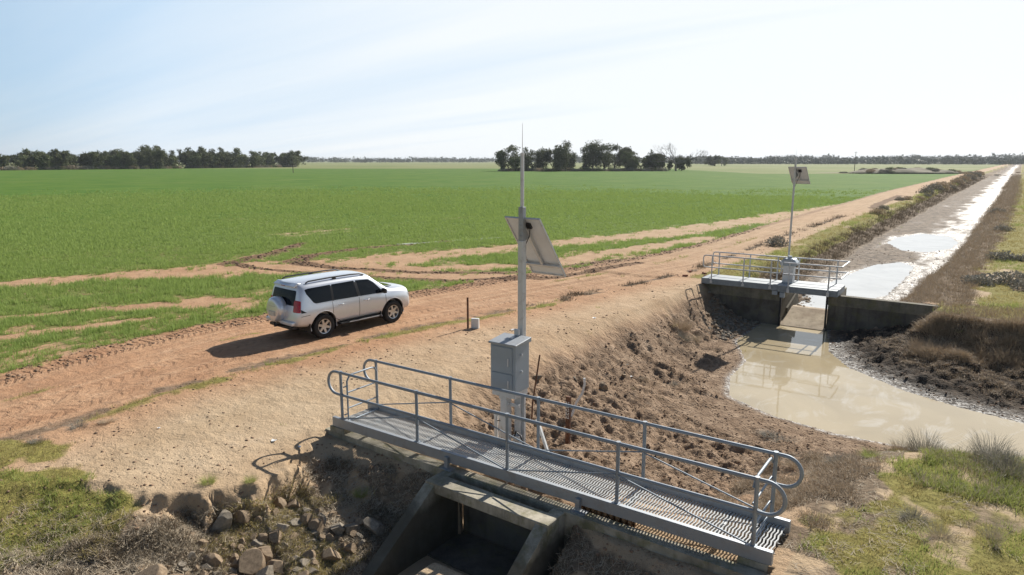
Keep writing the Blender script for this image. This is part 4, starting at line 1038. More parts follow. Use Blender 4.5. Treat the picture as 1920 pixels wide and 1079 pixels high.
for sy in (-1, 1):
    for nm, P_ in WINS:
        proj(rounded(P_, .035), (0, sy * 2, 0), (1, 0, 0), (0, 0, 1), (0, -sy, 0), .004, nm, 'glass_dark', car, .06)
    for px0, px1 in ((-1.075, -.995), (-.065, .05)):
        proj([(px0, 1.16), (px1, 1.155), (px1 - .1 * (px0 > -.5), 1.63), (px0 - .1 * (px0 > -.5), 1.63)], (0, sy * 2, 0), (1, 0, 0), (0, 0, 1), (0, -sy, 0), .0055, 'window_pillar', 'black', car, .06)
    # chrome belt strip and seams
    proj([(-1.66, 1.135), (1.06, 1.112), (1.06, 1.128), (-1.66, 1.152)], (0, sy * 2, 0), (1, 0, 0), (0, 0, 1), (0, -sy, 0), .006, 'belt_trim', 'alu', car, .08)
    sw_ = .015
    lines = [[(-1.06, .62), (-1.06, 1.13)], [(-.02, .44), (-.02, 1.13)], [(1.08, .5), (1.08, 1.05)], [(-.72, .44), (1.06, .44)], [(-1.06, .62), (-.72, .44)], [(-2.25, .82), (-1.9, .84)]]
    mb_ = []
    for (a, b) in lines:
        dv = Vector((b[0] - a[0], b[1] - a[1])).normalized(); nv = Vector((-dv.y, dv.x)) * sw_ / 1
        poly = [(a[0] + nv.x * .5, a[1] + nv.y * .5), (b[0] + nv.x * .5, b[1] + nv.y * .5), (b[0] - nv.x * .5, b[1] - nv.y * .5), (a[0] - nv.x * .5, a[1] - nv.y * .5)]
        proj(poly, (0, sy * 2, 0), (1, 0, 0), (0, 0, 1), (0, -sy, 0), .002, 'door_seam', 'black', car, .06)
    for xh in (-.86, .16):
        h = MB(); y0 = sy * .935; h.tube([(xh, y0 - sy * .03, 1.0), (xh + .03, y0 + sy * .012, 1.0), (xh + .19, y0 + sy * .012, 1.0), (xh + .22, y0 - sy * .03, 1.0)], .016, 8); raw(h, 'door_handle', 'chrome', car, smooth=50)
    # tail lights wrap the corner
    proj(rounded([(-.17, .95), (.10, .95), (.10, 1.30), (-.06, 1.32), (-.13, 1.30)], .03), (-2.75, sy * 1.30, 0), (-.7071 * 1, -.7071 * sy * -1 * -1, 0) if False else (.7071, .7071 * sy, 0), (0, 0, 1), (.7071, -.7071 * sy, 0), .012, 'tail_light', 'red_lens', car, .03)
    proj([(-2.2, .93), (-2.02, .93), (-2.2, 1.05)], (0, sy * 2, 0), (1, 0, 0), (0, 0, 1), (0, -sy, 0), .006, 'light_surround', 'black', car, .05)
    proj(rounded([(-.13, .86), (.13, .86), (.16, .99), (-.10, .99)], .03), (2.6, sy * 1.15, 0), (-.7071, .7071 * sy, 0), (0, 0, 1), (-.7071, -.7071 * sy, 0), .008, 'headlight', 'clear_lens', car, .03)
    # arches
    for sx in (-1, 1):
        a = MB(); n = 26
        pth = []
        for k in range(n + 1):
            th_ = -R(12) + (math.pi + R(24)) * k / n; x = sx * AX + (AR + .012) * math.cos(th_); z = .41 + (AR + .012) * math.sin(th_)
            h_, nn, _, _ = tree.ray_cast(Vector((x, sy * 2, z)), Vector((0, -sy, 0)))
            y = (h_.y if h_ else sy * .9); y = max(abs(y), .86) * sy
            pth.append((x, y - sy * .012, z))
        a.tube(pth, .016, 8); raw(a, 'wheel_arch', 'paint', car, smooth=60)
        l = MB(); ring_ = []
        for k in range(n + 1):
            th_ = -R(25) + (math.pi + R(50)) * k / n; ring_.append((sx * AX + (AR - .004) * math.cos(th_), .41 + (AR - .004) * math.sin(th_)))
        vs_ = [(p[0], sy * .87, p[1]) for p in ring_] + [(p[0], sy * .56, p[1]) for p in ring_]
        m_ = len(ring_); l.add(vs_, [(k, k + 1, m_ + k + 1, m_ + k) for k in range(m_ - 1)] + [tuple(m_ + k for k in range(m_))]); raw(l, 'arch_liner', 'black', car)
        # wheel
        w = MB(); prof = [(.232, -.105), (.27, -.122), (.345, -.13), (.372, -.12), (.388, -.09), (.390, 0), (.388, .09), (.372, .12), (.345, .13), (.27, .122), (.232, .105)]
        def lathe(mb, prof, cx, cy, cz, n=40):
            vs_ = []; fs_ = []
            for k in range(n):
                a_ = 2 * math.pi * k / n
                for (r_, yy) in prof: vs_.append((cx + r_ * math.cos(a_), cy + yy, cz + r_ * math.sin(a_)))
            m_ = len(prof)
            for k in range(n):
                for j in range(m_ - 1): fs_.append((k * m_ + j, ((k + 1) % n) * m_ + j, ((k + 1) % n) * m_ + j + 1, k * m_ + j + 1))
            mb.add(vs_, fs_)
        wy = sy * .80; wz = .388
        lathe(w, prof, sx * AX, wy, wz); wh = raw(w, 'wheel', 'rubber', car, smooth=35)
        r_ = MB(); o_ = sy
        lathe(r_, [(.236, o_ * .112), (.222, o_ * .108), (.212, o_ * .09), (.205, o_ * .02), (.205, -o_ * .09)], sx * AX, wy, wz)
        lathe(r_, [(.0, o_ * .085), (.05, o_ * .085), (.062, o_ * .07), (.066, o_ * .03)], sx * AX, wy, wz, 20)
        for k in range(6):
            a_ = 2 * math.pi * k / 6 + .3
            T = Matrix.Translation((sx * AX, wy, wz)) @ Matrix.Rotation(a_, 4, 'Y')
            y0 = o_ * .085; y1 = o_ * .045
            r_.add([T @ Vector(v) for v in [(.04, y0, -.045), (.04, y0, .045), (.215, y0 + o_ * .012, .032), (.215, y0 + o_ * .012, -.032), (.04, y1, -.045), (.04, y1, .045), (.215, y1, .032), (.215, y1, -.032)]], [(0, 1, 2, 3), (7, 6, 5, 4), (0, 4, 5, 1), (1, 5, 6, 2), (2, 6, 7, 3), (3, 7, 4, 0)])
        raw(r_, 'rim', 'alloy', wh, smooth=35)
        dk = MB(); lathe(dk, [(.0, o_ * .02), (.206, o_ * .02)], sx * AX, wy, wz, 24); raw(dk, 'brake_disc', 'black', wh)
    f = MB(); f.box(-1.93, min(sy * .66, sy * .93), .26, -1.91, max(sy * .66, sy * .93), .56); raw(f, 'mud_flap', 'black', car)
    f = MB(); f.box(.84, min(sy * .66, sy * .93), .28, .86, max(sy * .66, sy * .93), .5); raw(f, 'mud_flap', 'black', car)
    sp = MB(); sp.bbox((-.02, sy * .90, .375), (1.62, .20, .07), b=.02); s_o = raw(sp, 'side_step', 'black', car)
    sp = MB(); sp.bbox((.1, sy * 1.003, .385), (1.2, .012, .022), b=.003); raw(sp, 'step_trim', 'alu', s_o)
    rr_ = MB(); pr_ = [(-1.85, sy * .66, 1.80), (-1.75, sy * .66, 1.85), (-1.0, sy * .66, 1.872), (-.2, sy * .66, 1.872), (.18, sy * .655, 1.855), (.36, sy * .65, 1.80)]
    rr_.tube(pr_, .024, 8); rr_.box(-.86, sy * .66 - .03, 1.80, -.74, sy * .66 + .03, 1.87); raw(rr_, 'roof_rail', 'black', car, smooth=50)
    mr = MB(); mr.bbox((.93, sy * 1.03, 1.22), (.12, .2, .17), b=.045); mr.tube([(.95, sy * .88, 1.15), (.94, sy * .98, 1.18)], .03, 8); raw(mr, 'side_mirror', 'black', car, smooth=60)
    rf = MB(); rf.bbox((-2.395, sy * .62, .60), (.02, .2, .06), b=.008); raw(rf, 'reflector', 'red_lens', car)
proj(rounded([(-.66, 1.14), (.66, 1.14), (.62, 1.60), (-.62, 1.60)], .06), (-3, 0, 0), (0, 1, 0), (0, 0, 1), (1, 0, 0), .005, 'rear_window', 'glass_dark', car, .06)
proj(rounded([(-.74, 1.235), (.74, 1.235), (.63, 1.70), (-.63, 1.70)], .05), (4, 0, 0), (0, 1, 0), (0, 0, 1), (-1, 0, 0), .005, 'windscreen', 'glass_dark', car, .06)
s_ = MB(); s_.prism([(-2.21, 1.69), (-2.05, 1.74), (-1.95, 1.80), (-2.06, 1.822), (-2.22, 1.735)], 'y', -.58, .58); raw(s_, 'roof_spoiler', 'paint', car, bevel=.012)
s_ = MB(); s_.bbox((-2.222, 0, 1.713), (.012, .22, .02), b=.003); raw(s_, 'brake_light', 'red_lens', car)
sc = MB(); n = 40
prof2 = [(0, -.305), (.24, -.30), (.33, -.285), (.375, -.255), (.395, -.2), (.40, -.08), (.385, 0)]
vs_ = []; fs_ = []
for k in range(n):
    a_ = 2 * math.pi * k / n
    for r_, xx in prof2: vs_.append((-2.30 + xx, .10 + r_ * math.cos(a_), .98 + r_ * math.sin(a_)))
for k in range(n):
    for j in range(6): fs_.append((k * 7 + j, k * 7 + j + 1, ((k + 1) % n) * 7 + j + 1, ((k + 1) % n) * 7 + j))
sc.add(vs_, fs_); spare = raw(sc, 'spare_wheel_cover', 'paint', car, smooth=50)
s_ = MB(); s_.bbox((-2.612, .10, .87), (.012, .34, .15), b=.012); raw(s_, 'cover_plate', 'alu', spare)
s_ = MB(); s_.bbox((-2.606, .10, 1.10), (.01, .34, .02), b=.003); raw(s_, 'cover_trim', 'alu', spare)
s_ = MB(); s_.bbox((-2.40, 0, .60), (.14, 1.50, .12), b=.04); raw(s_, 'bumper_step', 'paint', car)
s_ = MB(); s_.bbox((-2.30, 0, .44), (.2, 1.30, .10), b=.03); raw(s_, 'bumper_skirt', 'black', car)
s_ = MB(); s_.bbox((-2.50, 0, .49), (.22, .07, .07), b=.012); s_.bbox((-2.60, 0, .56), (.06, .06, .12), b=.015); s_.bbox((-2.42, 0, .56), (.10, .22, .12), b=.02); raw(s_, 'tow_hitch', 'black', car)
s_ = MB(); s_.bbox((-2.39, .60, .86), (.02, .37, .13), b=.006); raw(s_, 'licence_plate', 'white_plastic', car)
s_ = MB(); s_.box(-1.9, -.75, .30, 2.0, .75, .40); raw(s_, 'underbody', 'black', car)
s_ = MB(); s_.bbox((2.30, 0, .86), (.06, .95, .26), b=.02); raw(s_, 'grille', 'black', car)
car.location = carL; car.rotation_euler = (0, 0, -R(4.4) + R(90))

# ------------------------------------------------------------------ plants, stones and small things
rng = np.random.default_rng(11)
def blades(P, h, spread, nb, width, seed=0, lean=.5, jit=.5, seg=1):
    "P (n,3) clump bases -> triangles: nb blades each. h, spread may be arrays"
    r = np.random.default_rng(seed); n = len(P)
    h = np.broadcast_to(h, (n,)); sp = np.broadcast_to(spread, (n,)); wd = np.broadcast_to(width, (n,))
    B = np.repeat(P, nb, 0); hh = np.repeat(h, nb) * (1 - jit * r.random(n * nb)); ss = np.repeat(sp, nb); ww = np.repeat(wd, nb)
    a = r.random(n * nb) * 2 * np.pi; q = np.sqrt(r.random(n * nb)) * ss
    base = B + np.stack([np.cos(a) * q, np.sin(a) * q, 0 * q], 1)
    a2 = a + (r.random(n * nb) - .5) * 1.6; ln = lean * (.2 + .8 * r.random(n * nb))
    d = np.stack([np.cos(a2) * ln, np.sin(a2) * ln, np.sqrt(np.maximum(1 - ln ** 2, .02))], 1)
    a3 = r.random(n * nb) * 2 * np.pi; s_ = np.stack([np.cos(a3), np.sin(a3), 0 * a3], 1) * ww[:, None] * .5
    base[:, 2] -= .01
    tip = base + d * hh[:, None]
    if seg == 1:
        V = np.stack([base - s_, base + s_, tip], 1).reshape(-1, 3); F = np.arange(len(V)).reshape(-1, 3)
        return V, F
    mid = base + d * hh[:, None] * .55; dr = d.copy(); dr[:, 2] *= .35; tip = mid + dr * hh[:, None] * .5
    V = np.stack([base - s_, base + s_, mid + s_ * .8, mid - s_ * .8, tip], 1).reshape(-1, 3)
    i = np.arange(len(base)) * 5
    F = np.concatenate([np.stack([i, i + 1, i + 2], 1), np.stack([i, i + 2, i + 3], 1), np.stack([i + 3, i + 2, i + 4], 1)])
    return V, F
def sticks(P, L, width, seed=0, up=.25):
    r = np.random.default_rng(seed); n = len(P); a = r.random(n) * 2 * np.pi; el = up * (r.random(n) - .25)
    L = np.broadcast_to(L, (n,)) * (.4 + .6 * r.random(n))
    d = np.stack([np.cos(a) * np.cos(el), np.sin(a) * np.cos(el), np.sin(el)], 1); s_ = np.stack([-np.sin(a), np.cos(a), 0 * a + .3], 1) * np.broadcast_to(width, (n,))[:, None] * .5
    c = P + np.array([0, 0, .015]); A = c - d * L[:, None] / 2; B = c + d * L[:, None] / 2; B[:, 2] += .02
    V = np.stack([A - s_, A + s_, B], 1).reshape(-1, 3); return V, np.arange(len(V)).reshape(-1, 3)
def at_h(x, y):
    z, i = height(x, y); return np.stack([x, y, z], 1), i
def cat_(L):
    V = []; F = []; b = 0
    for v, f in L: V.append(v); F.append(f + b); b += len(v)
    return np.concatenate(V), np.concatenate(F)
def stuff(name, L, m, label, cat):
    V, F = cat_(L) if isinstance(L, list) else L
    return tag(new_obj(name, np_mesh(name, V, F, M[m])), label, cat, None, 'stuff')
def polar(n, d0, d1, a0, a1, k, seed):
    "random points about the origin with areal density falling as distance**-k"
    r = np.random.default_rng(seed); e = 2 - k; u = r.random(n)
    d = (d0 ** e + u * (d1 ** e - d0 ** e)) ** (1 / e) if abs(e) > 1e-6 else d0 * (d1 / d0) ** u
    a = a0 + r.random(n) * (a1 - a0)
    return WX(d * np.sin(a), d * np.cos(a)) + (d,)
# crop
x, y, d = polar(260000, 13, 170, R(-47), R(40), 1.5, 21)
k = x < road_l(y) - .05
x, y, d = x[k], y[k], d[k]
rows_ = .12 * np.sin((x - road_l(y)) * 2 * np.pi / .34)
P_, inf = at_h(x, y); A_, B_, C_ = masks(x, y, P_[:, 2], inf)
cm = A_[:, 0] + (fbm(x * 2.2, y * 1.5, 131, 4, .6) - .5) * np.interp(d, [20, 70], [2.3, 1.4]) + rows_ - .02
thr = np.interp(d, [14, 30, 60, 90, 170], [.66, .56, .38, .4, 1.6])
k = cm > thr
P_, d, cm = P_[k], d[k], cm[k]
sc_ = np.clip((d / 24) ** .42, .8, 2.4) * (.5 + .6 * np.clip(cm, 0, 1.2)) * (.75 + .5 * fbm(P_[:, 0] * .12, P_[:, 1] * .12, 181, 3)) * (.7 + .6 * rng.random(len(d)))
nearm = d < 48
stuff('crop', [blades(P_[nearm], .17 * sc_[nearm], .085 * sc_[nearm], 10, .016 * sc_[nearm], 1, .7), blades(P_[~nearm], .15 * sc_[~nearm], .10 * sc_[~nearm], 6, .024 * sc_[~nearm], 2, .7)], 'crop', 'young green cereal crop growing in rows across the paddock', 'crop')
# verge grasses
x, y, d = polar(210000, 9, 260, R(-45), R(45), 1.75, 22)
k = x > road_l(y) + .3
x, y, d = x[k], y[k], d[k]
P_, inf = at_h(x, y); A_, B_, C_ = masks(x, y, P_[:, 2], inf)
vv = A_[:, 2] + (fbm(x * 2.6, y * 2.6, 132, 4, .65) - .5) * 1.6
k = (vv > .5) & (B_[:, 3] < .5)
lush = (fbm(x * .5, y * .5, 133, 3) + .12 * (x > -1.5) * (y > 11) * (y < 17) - .08 * (x > -2) * (y > 30)) > np.where((x < -5) & (y < 20), .68, .57)
for m_, kk, nm, lb, hh in (('vgrass', k & ~lush, 'verge_grass', 'short yellowish green grass on the canal verges', .075), ('lush', k & lush, 'lush_grass', 'lush bright green grass patches on the canal banks', .12)):
    sc_ = np.clip((d[kk] / 14) ** .55, .8, 5) * (.6 + .8 * rng.random(kk.sum()))
    stuff(nm, blades(P_[kk], hh * sc_, .06 * sc_, 8, .0095 * sc_, 3, .75), m_, lb, 'grass')
# dry straw and brush
x, y, d = polar(240000, 8.5, 320, R(-45), R(45), 1.75, 23)
k = x > road_l(y) + .3
x, y, d = x[k], y[k], d[k]
P_, inf = at_h(x, y); A_, B_, C_ = masks(x, y, P_[:, 2], inf)
dv = A_[:, 3] + (fbm(x * 1.8, y * 1.8, 134, 3) - .5) * 1.1
gul = inf['gully'] > .02
kk = (dv > .55) & (C_[:, 0] < .5)
sc_ = np.clip((d / 14) ** .55, .8, 4.5)
g = kk & gul
g2 = kk & (y > 9) & (y < 17) & (x > -2.6)
gx = rng.uniform(-13.5, -8.2, 26000); gy = rng.uniform(2.5, 8.5, 26000); G_, gi = at_h(gx, gy)
kg = (gi['gully'] > .04) & (gi['gully'] < .98) & (fbm(gx * 1.3, gy * 1.3, 171, 3) > .40) & (G_[:, 2] < -.35)
lst = [sticks(G_[kg], .32, .008, 25, .8), sticks(G_[kg][::2], .2, .012, 26, .5), sticks(P_[g], .26, .008, 5, .7), sticks(P_[g], .2, .007, 15, .9), blades(P_[g][::3], .16, .08, 6, .007, 6, .95), sticks(P_[g2], .24, .009, 7, .5)]
stuff('dry_straw', lst, 'straw', 'tangled pale dry straw lying in the gully and along the bank', 'straw')
kw = kg & (fbm(gx * 1.1 + 9, gy * 1.1, 182, 3) > .56)
stuff('gully_weeds', [blades(G_[kw], .14, .09, 6, .009, 27, .85, .6, 2)], 'vgrass', 'patchy olive green weeds growing among the straw in the gully', 'weeds')
kw = kg & (fbm(gx * 1.4 + 4, gy * 1.4, 183, 3) > .55)
stuff('gully_brush', [blades(G_[kw], .16, .12, 5, .009, 28, .97, .6, 2)], 'darkbrush', 'dark dead brush matted between the gully rocks', 'brush')
b_ = kk & ~g & ~g2 & (y > 20)
sB = sc_[b_]
M['darkbrush'] = foliage('dark_scrub', (.028, .022, .016), (.10, .078, .055), (.20, .16, .11), transl=.1)
lb_ = b_ & (x < -7); rb_ = b_ & (x >= -7)
sL = sc_[lb_]
stuff('left_bank_scrub', [blades(P_[lb_], .17 * sL * (.4 + .9 * rng.random(lb_.sum())), .14 * sL, 11, .012 * sL, 88, .9)], 'darkbrush', 'dark low scrub along the left bank face of the far canal', 'scrub')
b_ = rb_; sB = sc_[b_]
stuff('bank_scrub', [blades(P_[b_], .20 * sB * (.4 + .9 * rng.random(b_.sum())), .10 * sB, 10, .010 * sB, 8, .9)], 'brush', 'brown dead scrub covering the canal bank faces', 'scrub')
# dark tangle of the right bench and face beside the pool
x = rng.uniform(-5.4, 5, 16000); y = rng.uniform(22, 29.5, 16000)
P_, inf = at_h(x, y)
pn = fbm(x * 1.6, y * 1.6, 141, 3)
k = (inf['shore'] > 1.0 + 1.4 * (1 - pn)) & (inf['basin'] > 0) & (inf['basin'] < .97) & (x > -4.2 + (27 - y) * .35 + pn) & (pn > .4)
steep = k & (inf['basin'] < .42) & (x > -2.3)
stuff('bench_litter', [blades(P_[k], .11, .10, 7, .012, 9, .98), sticks(P_[k], .25, .014, 10, .6)], 'brush', 'dark matted weed and reed litter on the muddy bench by the pool', 'litter')
cx = rng.uniform(-2.2, 5.5, 150); cy = rng.uniform(26.3, 28.7, 150)
Cc = []; Ch = []
for a_, b_ in zip(cx, cy):
    n_ = 150; q = rng.normal(size=(n_, 2)) * .16; Cc.append(np.stack([a_ + q[:, 0], b_ + q[:, 1]], 1)); Ch.append(np.full(n_, rng.uniform(.22, .62)))
Cc = np.concatenate(Cc); Ch = np.concatenate(Ch); P_, inf = at_h(Cc[:, 0], Cc[:, 1])
k = (inf['basin'] > .0) & (inf['basin'] < .5)
gx_ = rng.uniform(-2.4, 6, 9000); gy_ = rng.uniform(26.2, 29.0, 9000); G2, i2 = at_h(gx_, gy_); k2 = (i2['basin'] > 0) & (i2['basin'] < .4)
stuff('bank_brush', [blades(P_[k], Ch[k], .10, 3, .012, 12, .97, .75, 2), sticks(G2[k2], .34, .012, 13, 1.1), blades(G2[k2][::3], .16, .1, 6, .010, 14, .97)], 'brush', 'thick overhanging brown brush on the steep bank right of the pool', 'brush')
x = rng.uniform(-3.7, -1.5, 5000); y = rng.uniform(9.9, 15.2, 5000); P_, inf = at_h(x, y)
pn = fbm(x * 1.6, y * 1.6, 172, 3) + .25 * np.exp(-((x + 2.5 + (y - 12) * -.12) / .6) ** 2)
k = (pn > .62)
stuff('shore_scrub', [blades(P_[k], .20, .10, 9, .007, 61, .95, .8, 2), sticks(P_[k], .3, .007, 62, .6)], 'brush', 'brown dead scrub between the bridge end and the muddy shore', 'scrub')
x = rng.uniform(-.9, 3, 9000); y = rng.uniform(12.0, 15.6, 9000); P_, inf = at_h(x, y)
k = fbm(x * 1.6, y * 1.6, 173, 5, .65) + .10 * (y > 13) > .62
stuff('tall_straw', [blades(P_[k][::3], .34, .08, 3, .006, 64, .8, .6, 2)], 'straw', 'pale dry stems standing among the lush shore grass', 'straw')
stuff('tall_grass', [blades(P_[k][::2], .22, .09, 8, .007, 63, .85, .7, 2)], 'lush', 'taller lush green grass behind the lower pool shore', 'grass')
# clods and pebbles
def clods(P, size, seed):
    r = np.random.default_rng(seed); bm = bmesh.new(); bmesh.ops.create_icosphere(bm, subdivisions=1, radius=1)
    v0 = np.array([v.co[:] for v in bm.verts]); f0 = np.array([[v.index for v in f.verts] for f in bm.faces]); bm.free()
    n = len(P); m_ = len(v0); size = np.broadcast_to(size, (n,))
    s3 = size[:, None] * (.6 + .8 * r.random((n, 3))) * np.array([1, 1, .65])
    a = r.random(n) * 6.283; ca, sa = np.cos(a), np.sin(a)
    V = v0[None] * (1 + .35 * (r.random((n, m_, 1)) - .5)) * s3[:, None, :]
    X = V[..., 0] * ca[:, None] - V[..., 1] * sa[:, None]; Y = V[..., 0] * sa[:, None] + V[..., 1] * ca[:, None]
    V = np.stack([X, Y, V[..., 2]], -1) + P[:, None, :]
    F = f0[None] + (np.arange(n) * m_)[:, None, None]
    return V.reshape(-1, 3), F.reshape(-1, 3)
M['clod'] = simple('soil_clods', (.33, .22, .14), .95, 0, .25, 20, .3, col2=(.19, .12, .075))
x, y, d = polar(110000, 9, 60, R(-45), R(42), 1.5, 31)
P_, inf = at_h(x, y); n_ = fbm(x * .9, y * .9, 151, 3)
u_ = x - road_l(y)
edge = (np.abs(u_) < .45) & (rng.random(len(x)) < .9)
vergec = (x > road_r(y) - .5) & (x < -11) & (n_ > .5) & (rng.random(len(x)) < .22)
mudc = (inf['basin'] > .2) & (inf['shore'] > .1) & (inf['shore'] < 50) & (rng.random(len(x)) < .8) & (x < 3)
bedc = (inf['canal'] > .6) & (rng.random(len(x)) < .3) & (y > 33)
k = (edge | vergec | mudc | bedc | ((inf['gully'] > .03) & (inf['gully'] < .97) & (rng.random(len(x)) < .5)))
sz = .009 + .03 * rng.random(k.sum()) ** 3.2 + .018 * edge[k] * rng.random(k.sum()); sz *= np.clip((d[k] / 16) ** .4, .8, 1.7)
stuff('soil_clods', clods(P_[k], sz, 5), 'clod', 'small crumbled earth clods scattered over the road edge and mud', 'clods')
for R_ in RUTS[:2]:
    pass
# churned clods inside the ruts
pp = []
for RT in RUTS[:2]:
    for i in range(len(RT) - 1):
        (x1, y1, w1), (x2, y2, w2) = RT[i], RT[i + 1]; L_ = math.hypot(x2 - x1, y2 - y1)
        m_ = int(L_ * 26 * w1); t_ = rng.random(m_); ox = (rng.random(m_) - .5) * 2 * w1; oy = (rng.random(m_) - .5) * 1.2 * w1
        pp.append(np.stack([x1 + (x2 - x1) * t_ + ox, y1 + (y2 - y1) * t_ + oy], 1))
pp = np.concatenate(pp); P_, _ = at_h(pp[:, 0], pp[:, 1])
M['clod2'] = simple('dark_clods', (.17, .105, .065), .95, 0, .25, 20, .3)
stuff('churned_clods', clods(P_, .03 + .06 * rng.random(len(P_)) ** 1.5, 6), 'clod2', 'dark churned earth clods in the wheel ruts leaving the field', 'clods')

# stones: a few shapes, each copy a thing
def rock_mesh(seed, m, cuts=9):
    r = random.Random(seed); bm = bmesh.new(); bmesh.ops.create_icosphere(bm, subdivisions=2, radius=1)
    for v in bm.verts: v.co *= .95 + .1 * r.random()
    for k in range(cuts):
        n = Vector((r.uniform(-1, 1), r.uniform(-1, 1), r.uniform(-1, 1))).normalized(); dd = r.uniform(.36, .72)
        g = bmesh.ops.bisect_plane(bm, geom=list(bm.verts) + list(bm.edges) + list(bm.faces), plane_co=n * dd, plane_no=n, clear_outer=True)
        ed = [e for e in g['geom_cut'] if isinstance(e, bmesh.types.BMEdge)]
        try: bmesh.ops.contextual_create(bm, geom=ed)
        except Exception: pass
    bmesh.ops.remove_doubles(bm, verts=bm.verts, dist=.02)
    sx, sy, sz = r.uniform(.8, 1.25), r.uniform(.6, .9), r.uniform(.5, .75)
    for v in bm.verts: v.co = Vector((v.co.x * sx, v.co.y * sy, v.co.z * sz))
    bmesh.ops.recalc_face_normals(bm, faces=bm.faces)
    bmesh.ops.bevel(bm, geom=list(bm.edges), offset=.022, segments=1, affect='EDGES')
    me = bpy.data.meshes.new('rock'); bm.to_mesh(me); bm.free(); me.materials.append(M[m]); return me
RM = [rock_mesh(40 + i, 'rock' if i % 4 else 'rock2') for i in range(9)]
rnd = random.Random(5)
def put_rock(x, y, s, label, group, dz=0, z=None):
    o = bpy.data.objects.new('rock', rnd.choice(RM)); COL.objects.link(o)
    o.location = (x, y, (hgt(x, y) if z is None else z) + s * rnd.uniform(.0, .22) + dz); o.scale = (s, s, s)
    o.rotation_euler = (rnd.uniform(-.5, .5), rnd.uniform(-.5, .5), rnd.uniform(0, 6.28))
    return tag(o, label, 'rock', group)
pts = []
tries = 0
while len(pts) < 172 and tries < 40000:
    tries += 1
    x = rnd.uniform(-11.9, -8.45); y = rnd.uniform(3.6, 8.3)
    # the pile lies in the gully below the scarp, thickest beside the wing wall
    if y > 7.9 + (x + 8.4) * .62: continue
    if y < 4.4 + (-x - 9.5) * .0 and x < -11: continue
    s = rnd.choice((.08, .11, .14, .18, .23, .29, .34)) * rnd.uniform(.8, 1.15)
    if any((x - a) ** 2 + (y - b) ** 2 < ((s + c) * .50) ** 2 for a, b, c in pts): continue
    if hgt(x, y) > -.62 or x < -11.0 + (y - 4) * .2 or (s > .25 and x < -10.3): continue
    pts.append((x, y, s))
def word(s, a, b): return 'small' if s < a else ('large' if s > b else 'middling')
for x, y, s in pts:
    wh_ = 'against the culvert wing wall' if x > -9.2 else ('at the outer left end of the pile' if x < -10.5 else ('at the lower edge of the pile in view' if y < 5.2 else ('near the undercut sand edge' if y > 7 else 'in the middle of the pile')))
    o = put_rock(x, y, s, '', 'riprap rocks in the gully'); tone = 'brown' if o.data in [RM[i] for i in range(9) if i % 4] else 'grey'
    o['label'] = '%s %s gully riprap rock %s' % (word(s, .14, .2), tone, wh_)
pts = []; tries = 0
while len(pts) < 130 and tries < 9000:
    tries += 1
    x = rnd.uniform(-9.9, -6.4); y = rnd.uniform(31.6, 37.5)
    if x > -7.2 - (y - 33) * .25 + rnd.uniform(0, .4): continue
    s = rnd.uniform(.10, .24)
    if any((x - a) ** 2 + (y - b) ** 2 < ((s + c) * .6) ** 2 for a, b, c in pts): continue
    pts.append((x, y, s))
pts.sort(key=lambda p: -p[2]); rest = pts[62:]; pts = pts[:62]
ex = [(rnd.uniform(-9.9, -6.6), rnd.uniform(31.6, 38)) for _ in range(420)]; ex = [(a, b, rnd.uniform(.05, .13)) for a, b in ex if a < -7.3 - (b - 33) * .22]
rs = np.array([(a, b) for a, b, c in rest + ex]); P_, _ = at_h(rs[:, 0], rs[:, 1]); P_[:, 2] += .02
stuff('bank_rubble', clods(P_, np.array([c for a, b, c in rest + ex]) * .9, 91), 'rock', 'small broken rubble between the bank stones behind the regulator', 'rubble')
for x, y, s in pts:
    o = put_rock(x, y, s, '', 'rubble behind the regulator gate'); o['label'] = '%s brown stone in the bank rubble %s the regulator gate' % (word(s, .15, .2), 'just behind' if y < 33.5 else 'some way behind')
pts = []; tries = 0
while len(pts) < 110 and tries < 9000:
    tries += 1
    y = rnd.uniform(26.0, 30.0); x = rnd.uniform(-10.9, -8.6)
    if x < -10.9 + (30 - y) * .55 * rnd.uniform(.6, 1.2): continue
    s = rnd.uniform(.06, .17)
    if any((x - a) ** 2 + (y - b) ** 2 < ((s + c) * .55) ** 2 for a, b, c in pts): continue
    pts.append((x, y, s))
pts.sort(key=lambda p: -p[2]); rest = pts[56:]; pts = pts[:56]
ex = [(rnd.uniform(-10.8, -8.5), rnd.uniform(26, 30)) for _ in range(500)]; ex = [(a, b, rnd.uniform(.03, .09)) for a, b in ex if a > -10.9 + (30 - b) * .5]
rs = np.array([(a, b) for a, b, c in rest + ex]); P_, _ = at_h(rs[:, 0], rs[:, 1]); P_[:, 2] += .015
stuff('slope_rubble', clods(P_, np.array([c for a, b, c in rest + ex]) * .9, 92), 'rock2', 'small broken rubble on the slope below the left regulator wall', 'rubble')
for x, y, s in pts:
    o = put_rock(x, y, s, '', 'rubble below the left wall'); o['label'] = '%s stone in the rubble %s the left regulator wall' % (word(s, .09, .14), 'close against' if y > 28.6 else 'spilling down from')
for x, y, s, lb in ((-9.07, 16.8, .24, 'large brown stone half buried in the upper mud slope'), (-9.9, 16.6, .15, 'small grey stone left of the large stone on the mud slope'), (-10.3, 15.2, .2, 'rough grey lump of rubble on the sandy slope above the rusty rod'), (-9.2, 18.4, .12, 'small brown stone near the white scrap on the mud slope'), (-8.6, 16.4, .16, 'flat brown stone just right of the large stone'), (-9.6, 19.4, .13, 'dark stone below the dry tussock on the slope')):
    put_rock(x, y, s, lb, None)
